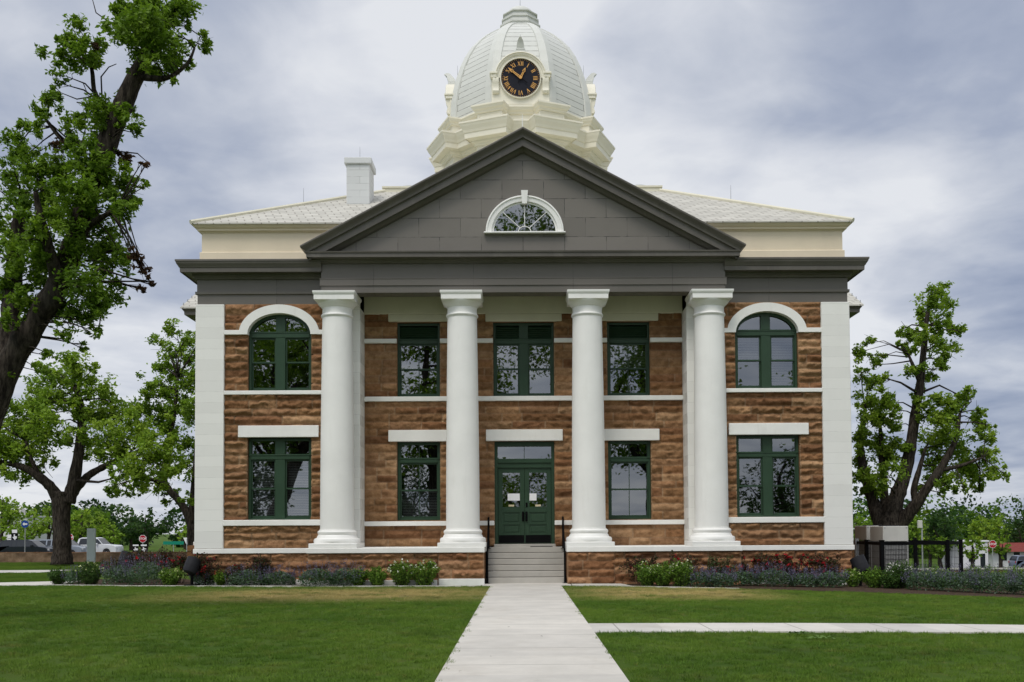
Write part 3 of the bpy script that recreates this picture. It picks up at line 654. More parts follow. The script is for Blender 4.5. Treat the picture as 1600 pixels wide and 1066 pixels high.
# ---- entablatures
def offs(plan, o):
    """offset an axis-aligned rectangle plan outward"""
    x0, x1, y0, y1 = plan; return [(x0-o, y0-o), (x1+o, y0-o), (x1+o, y1+o), (x0-o, y1+o)]
def ringprof(mb, plan, prof, cap0=False, cap1=False):
    mb.loft([[(x, y, z) for x, y in offs(plan, o)] for o, z in prof], True, cap0, cap1)
def wingprof(mb, s, xi, prof, c0=False, c1=False):
    rings = []
    for o, z in prof: rings.append([(xi*s, -o, z), ((HX+o)*s, -o, z), ((HX+o)*s, 26.6+o, z), (xi*s, 26.6+o, z)])
    mb.loft(rings, True, c0, c1)
for s in (-1, 1):
    mb = MB(); wingprof(mb, s, 5.76, [(-.25, 8.78), (.0, 8.78), (.0, 9.095), (.015, 9.10)], True); wingprof(mb, s, 6.26, [(.015, 9.10), (.055, 9.115), (.06, 9.19), (.012, 9.2), (.012, 9.57)]); mb.build('frieze', M['frieze'], court)
    mb = MB(); wingprof(mb, s, 6.27, [(.012, 9.57), (.07, 9.575), (.09, 9.64), (.13, 9.66), (.14, 9.735), (.40, 9.75), (.40, 9.72), (.415, 9.72), (.42, 9.85), (.44, 9.86), (.46, 9.90), (.505, 9.97), (.52, 10.03), (.535, 10.035), (.535, 10.09), (.3, 10.13), (-.4, 10.2)], False, True); mb.build('cornice', M['grey'], court)
# cream attic storey
att = (-10.02, 10.02, .27, 26.3)
mb = MB(); ringprof(mb, att, [(.18, 10.1), (.18, 10.47), (.16, 10.49), (.13, 10.5), (.13, 11.10), (.15, 11.105), (.17, 11.13), (.24, 11.15), (.25, 11.2), (.31, 11.24), (.36, 11.30), (.37, 11.33)], False, True); mb.build('attic', M['cream'], court)
# slate roof: hips to a flat deck
rf = MB(); e0 = offs(att, .40); dk = (-5.0, 5.0, 5.2, 21.4); d0 = offs(dk, 0)
rf.loft([[(x, y, 11.31) for x, y in e0], [(x, y, 11.35) for x, y in e0], [(x, y, 14.18) for x, y in d0]], True, True, True); roof = rf.build('roof', M['slate'], court)
mb = MB()
for (a_, b_) in zip(e0, d0): mb = MB(); mb.tube([(a_[0], a_[1], 11.37), (b_[0], b_[1], 14.2)], .075, 8); mb.build('hip_ridge', M['porch_cream'], roof)
mb = MB(); ringprof(mb, dk, [(-.1, 14.1), (.12, 14.1), (.12, 14.25), (.16, 14.26), (.16, 14.32), (-.1, 14.33)], False, True); mb.build('deck_kerb', M['porch_cream'], roof)
for s in (-1, 1):
    mb = MB(); mb.lathe([(.6*math.cos(t*math.pi/2/8), 14.3+.5*math.sin(t*math.pi/2/8)) for t in range(8)]+[(.01, 14.80)], s*4.45 if s > 0 else -4.3, 6.4, 24); mb.build('ventilator', M['vent'], roof, auto=40)
# chimney
ch = MB(); ch.cbox(-6.06, -5.27, 2.8, 3.8, 12., 14.3, .012); ch.cbox(-6.13, -5.2, 2.73, 3.87, 14.3, 14.52, .015)
chm = ch.build('chimney', ashlar('chimney_panels', (.62, .63, .62), 1.6, .235, .006, (.34, .35, .34), .9, .5, .03, .5, .08), roof)
mb = MB(); mb.box(-6.1, -5.23, 2.77, 3.83, 11.5, 12.0); mb.build('chimney_flashing', M['porch_cream'], roof)
# lightning rods
def rod(x, y, z0, z1, mat='steel', parent=court, r_=.012):
    mb = MB(); mb.tube([(x, y, z0), (x, y, z1)], [r_, r_*.5], 6); mb.build('lightning_rod', M[mat], parent)
p_ = at(562, 249, 3.3); rod(-5.68, 3.3, 14.5, 15.1)
for px_ in (472, 1147):
    q = at(px_, 318, 2.5); t = (10.42-abs(q[0]))/(10.42-5.0); rod(q[0], -.13+t*5.33, 11.3+t*2.8, 11.95+t*2.8)

# ---- portico entablature and pediment
por = (-6.28, 6.30, -.36, 4.0)
mb = MB(); ringprof(mb, por, [(-.55, 9.065), (.0, 9.065), (.0, 9.28), (.035, 9.285), (.035, 9.48), (.05, 9.49), (.05, 9.505), (.0, 9.51), (.0, 9.97)], False); mb.box(-5.7, 5.7, .14, .2, 9.07, 9.6)
mb.build('portico_frieze', M['frieze'], court)
mb = MB(); mb.box(-5.75, 5.75, .15, 1.2, 9.30, 9.36); mb.build('porch_ceiling', M['grey'], court)
mb = MB(); ringprof(mb, por, [(.0, 9.97), (.06, 9.975), (.08, 10.03), (.14, 10.05), (.15, 10.085), (.37, 10.10), (.37, 10.08), (.385, 10.08), (.39, 10.20), (.42, 10.21), (.43, 10.255), (.36, 10.27), (-.1, 10.33)], False, False); mb.build('portico_cornice', M['grey'], court)
SL = .5362; AP = 14.045; XC = .01
def chev(prof, yback, name, mat):
    """raking mouldings: prof = (drop below the top line, y of the face)"""
    rings = []
    for dz, y in prof:
        tx = 6.29+(-.36-y)
        zt = AP+dz-SL*tx
        rings.append([(XC-tx, yback, zt), (XC-tx, y, zt), (XC, y, AP+dz), (XC+tx, y, zt), (XC+tx, yback, zt)])
    mb = MB(); mb.loft(rings, False); return mb.build(name, M[mat], court)
chev([(.04, -.2), (0.02, -.90), (0, -.905), (-.04, -.90), (-.08, -.86), (-.14, -.80), (-.19, -.775), (-.25, -.765), (-.255, -.70), (-.27, -.685), (-.30, -.68), (-.485, -.675), (-.50, -.67), (-.49, -.69), (-.45, -.62), (-.46, -.55), (-.50, -.53), (-.55, -.49), (-.575, -.47), (-.60, -.41), (-.60, -.36)], 4.5, 'raking_cornice', 'grey')
mb = MB(); tz = AP-.55; mb.prism([(XC-(tz-10.2)/SL, 10.2), (XC+(tz-10.2)/SL, 10.2), (XC, tz)], -.36, -.30)
m, nt, b = M['grey_panel'], None, None
mb.build('tympanum', M['grey_panel'], court)
mb = MB(); zb_ = AP+.01-SL*6.8
mb.loft([[(XC-6.8, y, zb_), (XC, y, AP+.015), (XC+6.8, y, zb_)] for y in (-.88, 9.5)], False); mb.build('portico_roof', M['slate'], court)
# fanlight
fx, fz = .053, 10.935
fl = MB(); n = 48; rings = []
for i in range(n+1):
    th = math.pi*i/n; c_, s_ = math.cos(th), math.sin(th)
    pr = [(1.215, 1.15, -.36), (1.215, 1.15, -.46), (1.17, 1.105, -.47), (1.155, 1.09, -.44), (1.03, .965, -.43), (1.02, .955, -.37), (.965, .90, -.37), (.965, .90, -.33)]
    rings.append([(fx+a_*c_, y, fz+b_*s_) for a_, b_, y in pr])
fl.loft(rings, False); fan = fl.build('fanlight', M['white'], court, auto=35)
mb = MB(); mb.cbox(fx-1.27, fx+1.27, -.52, -.36, 10.885, 10.935, .01); mb.build('sill', M['white'], fan)
mb = MB(); mb.loft([[(fx-a_, -.53, z), (fx+a_, -.53, z), (fx+a_, -.36, z), (fx-a_, -.36, z)] for a_, z in ((.075, 11.80), (.105, 12.22))], True, True, True); mb.build('keystone', M['white'], fan)
mb = MB(); mb.add([(fx+.97*math.cos(math.pi*i/40), -.366, fz+.905*math.sin(math.pi*i/40)) for i in range(41)], [tuple(range(41))]); mb.build('pane', M['glass'], fan)
mb = MB(); mb.add([(fx+.97*math.cos(math.pi*i/40), -.363, fz+.905*math.sin(math.pi*i/40)) for i in range(41)], [tuple(range(41))]); mb.build('dark_backing', M['room'], fan)  # black sheet right behind the pane, painted as dark interior
mb = MB(); mb.box(fx-.97, fx+.97, -.40, -.37, fz, fz+.03)
for th in (45, 90, 135): c_, s_ = math.cos(R(th)), math.sin(R(th)); mb.tube([(fx+.2*c_, -.385, fz+.19*s_), (fx+.965*c_, -.385, fz+.9*s_)], .012, 6)
mb.tube([(fx+.2*math.cos(math.pi*i/16), -.385, fz+.19*math.sin(math.pi*i/16)) for i in range(17)], .012, 6); mb.build('glazing_bar', M['white'], fan)
rod(0.0, -.2, 14.0, 14.75, 'white', court, .02)

# ---- side porticoes
for s in (-1, 1):
    pl = tuple(sorted((s*9.9, s*12.55)))+(7.35, 19.25)
    mb = MB(); ringprof(mb, pl, [(-.5, 9.07), (0, 9.07), (.0, 9.5), (.05, 9.51), (0, 9.53), (0, 9.9), (.1, 9.93), (.14, 9.98), (.45, 10.0), (.46, 10.12), (.52, 10.2), (.55, 10.24)], False, True); mb.build('side_entablature', M['grey'], court)
    mb = MB(); xt = s*13.12; xb = s*9.9; rings = []
    for (y, z) in ((6.78, 10.22), (6.78, 10.27), (13.3, 13.75), (19.82, 10.27), (19.82, 10.22)): rings.append([(xt, y, z), (xb, y, z)])
    mb.loft(rings, False); mb.add([(s*12.5, 7.3, 10.2), (s*12.5, 19.3, 10.2), (s*12.5, 13.3, 13.5)], [(0, 1, 2)]); sr = mb.build('side_roof', M['slate'], court)
    for i in range(5):
        mb = MB(); t = (i+.5)/14; mb.cbox(xt-.012-s*.05, xt+.012-s*.05, 6.78+6.52*t-.02, 6.78+6.52*t+.02, 10.27+3.48*t, 10.37+3.48*t, .004); mb.build('snow_guard', M['steel'], sr)
    for yy in (8.0, 11.5, 15.1, 18.6):
        c_ = copy_tree(col0, court); c_.location = (s*12.0, yy, 1.15)
    mb = MB(); a_, b_ = sorted((s*HX, s*12.9)); mb.box(a_, b_, 7.1, 19.5, -.3, 1.15); mb.build('side_porch_base', M['stone_side'], court)

# ---- clock tower
TX, TY = -.04, 13.3
def plan8(Rb, wb, ra):
    """octagon with a radial block at every corner"""
    pts = []
    for k in range(8):
        th = math.pi/8+k*math.pi/4; r_ = np.array([math.cos(th), math.sin(th)]); t_ = np.array([-math.sin(th), math.cos(th)])
        # where the block's sides meet the recessed faces
        cs, sn = math.cos(math.pi/8), math.sin(math.pi/8)
        din = (ra-wb*sn)/cs
        pts += [r_*din-t_*wb, r_*Rb-t_*wb, r_*Rb+t_*wb, r_*din+t_*wb]
    return [(TX+p[0], TY+p[1]) for p in pts]
def tower_ring(prof, name, mat, cap1=False, cap0=False):
    mb = MB(); mb.loft([[(x, y, z) for x, y in plan8(Rb, wb, ra)] for Rb, wb, ra, z in prof], True, cap0, cap1); return mb.build(name, M[mat], court)
P = lambda o, z, Rb=3.45, wb=.62, ra=3.02: (Rb+o, wb+o*.75, ra+o, z)
tower_ring([P(-.08, 11.5), P(-.08, 17.0), P(-.02, 17.02), P(-.02, 17.22), P(.02, 17.24), P(.02, 17.42), P(.08, 17.45), P(.10, 17.5), P(-.03, 17.52), P(-.03, 17.86), P(.05, 17.88), P(.09, 17.95), P(.16, 17.99), P(.18, 18.06),
            P(.42, 18.12), P(.42, 18.09), P(.44, 18.09), P(.45, 18.3), P(.48, 18.32), P(.52, 18.42), P(.60, 18.56), P(.64, 18.66), P(.66, 18.67), P(.66, 18.74), P(.30, 18.86)], 'tower_drum', 'tower', True)
P2 = lambda o, z: P(o, z, 3.50, .60, 2.98)
tower_ring([P2(-.05, 18.75), P2(-.05, 19.22), P2(.02, 19.25), P2(.05, 19.32), P2(.13, 19.38), P2(.18, 19.47), P2(.20, 19.48), P2(.20, 19.55), P2(-.15, 19.62)], 'tower_parapet', 'tower', True)
# sunk panels on the parapet blocks and drum piers
mb = MB()
for k in range(8):
    th = math.pi/8+k*math.pi/4; c_, s_ = math.cos(th), math.sin(th)
    def fr8(r_, wd, z0, z1, t=.035):
        for (u0, u1, a_, b_) in ((-wd, wd, z0, z0+t), (-wd, wd, z1-t, z1), (-wd, -wd+t, z0+t, z1-t), (wd-t, wd, z0+t, z1-t)):
            q = [(r_-.02, u0), (r_+.02, u0), (r_+.02, u1), (r_-.02, u1)]
            mb.loft([[(TX+a*c_-u*s_, TY+a*s_+u*c_, z) for a, u in q] for z in (a_, b_)], True, True, True)
    for q_ in ((3.45, .5, 18.92, 19.2), (3.37, .5, 14.8, 16.9)): mb = MB(); fr8(*q_); mb.build('panel_moulding', M['tower'], court)
# louvred openings between the drum piers
mb = MB()
for k in range(8):
    th = k*math.pi/4; c_, s_ = math.cos(th), math.sin(th)
    for i in range(10):
        z = 14.9+i*.19; q = [(2.93, -.45), (2.98, -.45), (2.98, .45), (2.93, .45)]
        mb.loft([[(TX+a*c_-u*s_, TY+a*s_+u*c_, zz_) for a, u in q] for zz_ in (z, z+.1)], True, True, True)
mb.build('louvre', M['porch_cream'], court)
# dome shell
DP = [(3.27, 19.45), (3.29, 19.9), (3.26, 20.45), (3.17, 21.0), (3.02, 21.6), (2.83, 22.15), (2.60, 22.65), (2.31, 23.12), (1.96, 23.52), (1.58, 23.85), (1.2, 24.1), (.86, 24.28)]
def oct_(r_, z): return [(TX+r_*math.cos(math.pi/8+k*math.pi/4), TY+r_*math.sin(math.pi/8+k*math.pi/4), z) for k in range(8)]
mb = MB(); mb.loft([oct_(r_, z) for r_, z in DP], True, False, True); dome = mb.build('dome', M['dome'], court)
for k in range(8):                            # ribs over the arrises, wide below and narrow above
    th = math.pi/8+k*math.pi/4; mb = MB(); rings = []
    for i, (r_, z) in enumerate(DP):
        wd = .14+.20*(r_/3.3)
        tA = math.pi/8
        row = []
        for (u, lift) in ((-wd, -.03), (-wd, .05), (0, .055), (wd, .05), (wd, -.03)):
            # along the octagon faces either side of the arris
            dr = -abs(u)*math.sin(tA); dt = u*math.cos(tA)
            rr = r_+dr+lift; row.append((TX+rr*math.cos(th)-dt*math.sin(th), TY+rr*math.sin(th)+dt*math.cos(th), z+lift*.3))
        rings.append(row)
    mb.loft(rings, False); mb.build('rib', M['rib'], dome)
mb = MB(); mb.loft([oct_(r_, z) for r_, z in ((.80, 24.2), (.93, 24.22), (.94, 24.34), (.98, 24.36), (.98, 24.42), (.87, 24.46), (.85, 24.62), (.90, 24.64), (.90, 24.70), (.78, 24.74), (.76, 24.90), (.84, 24.92), (.84, 24.96), (.70, 24.99))], True, False, True)
lan = mb.build('lantern', M['rib'], dome)
mb = MB(); mb.lathe([(.64, 24.96)]+[(.62*math.cos(t*math.pi/2/9), 25.0+.40*math.sin(t*math.pi/2/9)) for t in range(9)]+[(.01, 25.40)], TX, TY, 32); mb.build('lantern_cap', M['rib'], dome, auto=40)
rod(TX, TY, 25.38, 25.8, 'steel', court, .018)
# clock dormers on the four main faces
def rot_pts(k):
    th = k*math.pi/2; c_, s_ = math.cos(th), math.sin(th)
    return lambda p: (TX+p[0]*c_-p[1]*s_, TY+p[0]*s_+p[1]*c_, p[2])
YF, CZ = -3.16, 20.69
def stroke(mb, p0, p1, wd, y0, y1):
    p0 = np.array(p0, float); p1 = np.array(p1, float); t = (p1-p0)/np.linalg.norm(p1-p0); n_ = np.array([-t[1], t[0]])*wd/2
    q = [p0-n_, p1-n_, p1+n_, p0+n_]; mb.loft([[(a, y0, b_) for a, b_ in q], [(a, y1, b_) for a, b_ in q]], True, True, True)
NUM = ['XII', 'I', 'II', 'III', 'IIII', 'V', 'VI', 'VII', 'VIII', 'IX', 'X', 'XI']
def glyphs(txt):
    """strokes ((x0,z0),(x1,z1),width) on a baseline, height 1"""
    out_ = []; x = 0
    for ch_ in txt:
        if ch_ == 'I': out_ += [((x+.12, 0), (x+.12, 1), .13), ((x, 0.03), (x+.24, .03), .06), ((x, .97), (x+.24, .97), .06)]; x += .30
        elif ch_ == 'V': out_ += [((x+.06, 1), (x+.30, 0), .15), ((x+.30, 0), (x+.54, 1), .06), ((x, .97), (x+.18, .97), .06), ((x+.44, .97), (x+.62, .97), .06)]; x += .66
        elif ch_ == 'X': out_ += [((x+.05, 1), (x+.53, 0), .15), ((x+.05, 0), (x+.53, 1), .06), ((x, .03), (x+.16, .03), .06), ((x+.42, .03), (x+.6, .03), .06), ((x, .97), (x+.16, .97), .06), ((x+.42, .97), (x+.6, .97), .06)]; x += .66
    return out_, x-.06
for k in range(4):
    T = rot_pts(k)
    def emit(mb, name, mat, parent, **kw):
        mb.v = [T(p) for p in mb.v]; return mb.build(name, M[mat], parent, **kw)
    n = 28; prof = [(-1.07, 19.6), (1.07, 19.6)]+[(1.0*math.cos(math.pi*i/n), CZ+1.0*math.sin(math.pi*i/n)) for i in range(n+1)]
    mb = MB(); mb.prism(prof, YF+.02, YF+2.3); mb.cbox(-1.22, 1.22, YF+.03, YF+.5, 19.5, 20.75, .01); dm = emit(mb, 'clock_dormer', 'tower', court, auto=30)
    mb = MB(); rings = []                         # moulded arch over the dial and full ring round it
    for i in range(n+1):
        th = math.pi*i/n; rings.append([(a*math.cos(th), y, CZ+a*math.sin(th)) for a, y in ((1.09, YF+.3), (1.09, YF-.16), (1.05, YF-.18), (1.03, YF-.14), (.97, YF-.12), (.95, YF-.08), (.875, YF-.07), (.865, YF+.05))])
    mb.loft(rings, False)
    for s in (-1, 1):
        a_, b_ = sorted((s*.97, s*1.30)); mb.cbox(a_, b_, YF-.2, YF+.5, CZ+.14, CZ+.22, .01); mb.cbox(min(s*1., s*1.26), max(s*1., s*1.26), YF-.15, YF+.5, CZ+.0, CZ+.14, .01)
    emit(mb, 'dormer_arch', 'tower', dm, auto=30)
    for s in (-1, 1):                              # scroll brackets
        mb = MB(); pr = [(-.13, CZ), (-.15, CZ-.1), (-.12, CZ-.22), (-.06, CZ-.36), (-.10, CZ-.50), (-.12, CZ-.56), (-.07, CZ-.64), (0, CZ-.66), (.1, CZ-.66), (.1, CZ)]
        a_, b_ = sorted((s*.92, s*1.18)); mb.loft([[(x, YF+y, z) for y, z in pr] for x in (a_, b_)], True, True, True); emit(mb, 'bracket', 'tower', dm, auto=40)
    mb = MB(); mb.lathe([(.87, 0), (.87, .09), (.835, .1), (.82, .06)], 0, 0, 48, False); mb.v = [(x, YF-.0-z, CZ+y) for x, y, z in mb.v]; emit(mb, 'bezel', 'tower', dm, auto=40)
    clk = MB(); clk.lathe([(.83, 0), (.83, .03)], 0, 0, 48); clk.v = [(x, YF-z, CZ+y) for x, y, z in clk.v]; dial = emit(clk, 'clock', 'clock_black', court)
    for h in range(12):
        nm = MB(); gl, wd = glyphs(NUM[h]); th = -h*math.pi/6; c_, s_ = math.cos(th), math.sin(th); sc_ = .185; r0 = .53
        f_ = min(1., .34/(wd*sc_))
        for p0, p1, wv in gl:
            tr = lambda p: (lambda u, v_: (u*c_-v_*s_, CZ+u*s_+v_*c_))((p[0]-wd/2)*sc_*1.12*f_, r0+p[1]*sc_)
            stroke(nm, tr(p0), tr(p1), wv*sc_*1.15, YF-.036, YF-.03)
        emit(nm, 'numeral', 'gold', dial)
    tk = MB()
    for i in range(60):
        th = i*math.pi/30; a_, b_ = (.765, .80) if i % 5 else (.752, .805); stroke(tk, (a_*math.sin(th), CZ+a_*math.cos(th)), (b_*math.sin(th), CZ+b_*math.cos(th)), .014, YF-.036, YF-.03)
    emit(tk, 'minute_marks', 'gold', dial)
    for nmn, deg, ln in (('hour_hand', 26, .47), ('minute_hand', -51.5, .67)):
        hm = MB(); th = R(deg); D_ = np.array([math.sin(th), math.cos(th)]); n_ = np.array([D_[1], -D_[0]]); o_ = np.array([0, CZ]); y0 = YF-.07 if nmn == 'hour_hand' else YF-.09
        hm.lathe([(.06, 0), (.06, .03)], 0, 0, 16); hm.v = [(x, y0-z, CZ+y) for x, y, z in hm.v]
        for sg in (-1, 1): stroke(hm, o_+n_*.035*sg, o_+D_*ln*.62+n_*.02*sg, .03, y0-.02, y0)
        ctr = o_+D_*ln*.68; m_ = MB(); m_.lathe([(.062, 0), (.062, .02), (.030, .02), (.030, 0), (.062, 0)], 0, 0, 16, False); hm.add([(ctr[0]+x, y0-z, ctr[1]+y) for x, y, z in m_.v], m_.f)
        q = [o_+D_*ln*.76-n_*.055, o_+D_*ln*1.02, o_+D_*ln*.76+n_*.055]; hm.loft([[(a, y0-.02, b_) for a, b_ in q], [(a, y0, b_) for a, b_ in q]], True, True, True)
        emit(hm, nmn, 'gold', dial)
        if nmn == 'minute_hand':
            cb_ = MB(); stroke(cb_, o_-D_*.06, o_-D_*.36, .035, y0-.01, y0); stroke(cb_, o_-np.array([math.sin(R(26)), math.cos(R(26))])*.06, o_-np.array([math.sin(R(26)), math.cos(R(26))])*.24, .03, y0-.01, y0); emit(cb_, 'counterweight', 'black', dial)
    mb = MB(); mb.cbox(-.26, .26, YF-.12, YF+.3, 21.72, 21.86, .02); mb.cbox(-.19, .19, YF-.11, YF+.25, 21.86, 21.97, .02)
    # curled acroterion
    pr = [(.2, 21.95), (-.10, 21.95), (-.14, 22.06), (-.18, 22.22), (-.30, 22.34), (-.20, 22.40), (-.06, 22.36), (.08, 22.2), (.2, 22.05)]
    mb.loft([[(x*wd, YF+y, z) for (y, z), wd in zip(pr, (1, 1, .95, .75, .2, .2, .5, .8, 1))] for x in (-.16, .16)], True, True, True); emit(mb, 'finial', 'rib', dm, auto=40)
    mb = MB(); mb.tube([(0, YF+.3, 22.1), (0, YF+.3, 22.75)], [.012, .006], 6); emit(mb, 'lightning_rod', 'steel', dm)
# ------------------------------------------------------------------ grass
ng = bpy.data.node_groups.new('grass_tufts', 'GeometryNodeTree')
ng.interface.new_socket('Geometry', in_out='INPUT', socket_type='NodeSocketGeometry'); ng.interface.new_socket('Geometry', in_out='OUTPUT', socket_type='NodeSocketGeometry')
gn = lambda t: ng.nodes.new(t)
gi, go = gn('NodeGroupInput'), gn('NodeGroupOutput')
cone = gn('GeometryNodeMeshCone'); cone.fill_type = 'NONE'
for k_, v_ in (('Vertices', 3), ('Side Segments', 1), ('Radius Top', .0006), ('Radius Bottom', .0042), ('Depth', .05)): cone.inputs[k_].default_value = v_
gr = gn('GeometryNodeMeshGrid'); gr.inputs['Size X'].default_value = .19; gr.inputs['Size Y'].default_value = .19
def rnd(lo, hi, vec=True, seed=0):
    n = gn('FunctionNodeRandomValue'); n.data_type = 'FLOAT_VECTOR' if vec else 'FLOAT'
    i = [s for s in n.inputs if s.enabled]
    i[0].default_value = lo; i[1].default_value = hi; n.inputs['Seed'].default_value = seed
    return [s for s in n.outputs if s.enabled][0]
d1 = gn('GeometryNodeDistributePointsOnFaces'); d1.inputs['Density'].default_value = 900
i1 = gn('GeometryNodeInstanceOnPoints'); ng.links.new(gr.outputs['Mesh'], d1.inputs['Mesh']); ng.links.new(d1.outputs['Points'], i1.inputs['Points']); ng.links.new(cone.outputs['Mesh'], i1.inputs['Instance'])
ng.links.new(rnd((-.75, -.75, 0), (.75, .75, 6.28), True, 1), i1.inputs['Rotation']); ng.links.new(rnd(.5, 1.15, False, 2), i1.inputs['Scale'])
rl = gn('GeometryNodeRealizeInstances'); ng.links.new(i1.outputs[0], rl.inputs[0])
sm_ = gn('GeometryNodeSetMaterial'); sm_.inputs['Material'].default_value = M['blade']; ng.links.new(rl.outputs[0], sm_.inputs[0])
d2 = gn('GeometryNodeDistributePointsOnFaces'); d2.inputs['Density'].default_value = 46
i2 = gn('GeometryNodeInstanceOnPoints'); ng.links.new(gi.outputs[0], d2.inputs['Mesh']); ng.links.new(d2.outputs['Points'], i2.inputs['Points']); ng.links.new(sm_.outputs[0], i2.inputs['Instance'])
ng.links.new(rnd((-.05, -.05, 0), (.05, .05, 6.28), True, 3), i2.inputs['Rotation']); ng.links.new(rnd(.65, 1.15, False, 4), i2.inputs['Scale'])
ng.links.new(i2.outputs[0], go.inputs[0])
def xcut(edge, x): return float(np.interp(x, [p[0] for p in edge], [p[1] for p in edge]))
gm_ = MB()
def turf(a, b): gm_.loft([[(*p, float(gz(*p))+.004), (*q, float(gz(*q))+.004)] for p, q in zip(a, b)], False)
turf([(WX-1.05+.05*math.sin(i*7.3)*math.sin(i*2.1), -20.8+19.05*i/60) for i in range(61)], lin((-2.62, -20.8), (-2.62, -1.75), 61))
xl = [-2.62, -6, -9.3, -12.2, -15.2]; turf([(x, -20.8) for x in xl], [(x, xcut(EDGE_L, x)-.17) for x in xl])
turf([(-15.2, -20.8), (-22, -20.8)], [(-15.2, .4), (-22, -.4)]); turf([(-15.3, 3.3), (-24, 1.8)], [(-17, 10.5), (-24, 10.5)]); turf([(-17, 13.5), (-30, 13.5)], [(-15, 25), (-34, 25)])
xr = [1.07, 3.1, 6, 9, 12, 16]; turf([(x, -20.8) for x in xr], [(x, -15.02) for x in xr])
turf([(x, -13.53) for x in xr], [(x, (xcut(EDGE_R, x)-.15) if x > 3 else -1.8) for x in xr])
gob = gm_.build('grass', M['blade']); tag(gob, 'short mown green lawn grass with straw coloured worn patches', 'grass', kind='stuff')
md = gob.modifiers.new('tufts', 'NODES'); md.node_group = ng

# ------------------------------------------------------------------ trees and plants
PAL_DEEP = [(.075, .140, .016), (.110, .192, .020), (.150, .245, .026), (.205, .310, .036)]
PAL_MID = [(.100, .175, .020), (.150, .245, .028), (.205, .310, .036), (.260, .355, .046)]
PAL_LIME = [(.13, .22, .022), (.18, .29, .030), (.23, .34, .040), (.27, .37, .050)]
PAL_DARK = [(.016, .042, .012), (.024, .058, .015), (.034, .074, .018), (.05, .095, .022)]
PAL_BROWN = [(.045, .026, .020), (.07, .04, .028), (.1, .055, .04)]
def leaf_arrays(cen, size, rs, cols, droop=.35, ratio=.5, upright=0.):
    n = len(cen); a = rs.normal(size=(n, 3)); a[:, 2] = a[:, 2]*(.6 if not upright else .35)-droop+upright; a /= np.linalg.norm(a, axis=1)[:, None]
    b = np.cross(a, rs.normal(size=(n, 3))); b /= np.linalg.norm(b, axis=1)[:, None]+1e-9; nn = np.cross(a, b); s_ = size[:, None]
    V = np.empty((n, 4, 3)); V[:, 0] = cen-a*s_*.5; V[:, 1] = cen+b*s_*ratio*.5+nn*s_*.10; V[:, 2] = cen+a*s_*.5; V[:, 3] = cen-b*s_*ratio*.5+nn*s_*.10
    return V.reshape(-1, 3), np.arange(n*4).reshape(n, 4), np.repeat(cols, 4, 0)
def clump_points(c, r, n, rs, pal):
    k = max(4, int(7*r/.6)) if r < 1.2 else max(9, int(6*r)); k = min(int(k*1.5), 34)
    u = rs.normal(size=(k, 3)); u /= np.linalg.norm(u, axis=1)[:, None]; sub = c+u*r*(rs.uniform(.12, 1.35, k)**.7)[:, None]*np.array([1, 1, .85])
    w_ = rs.randint(0, k, n); P_ = sub[w_]+rs.normal(size=(n, 3))*r*rs.uniform(.1, .26, k)[w_][:, None]
    pb = np.array(pal); base = pb[rs.randint(0, len(pb), k)][w_]; other = pb[rs.randint(0, len(pb), n)]
    return P_, (base*.6+other*.4)*rs.uniform(.8, 1.2, (n, 1))
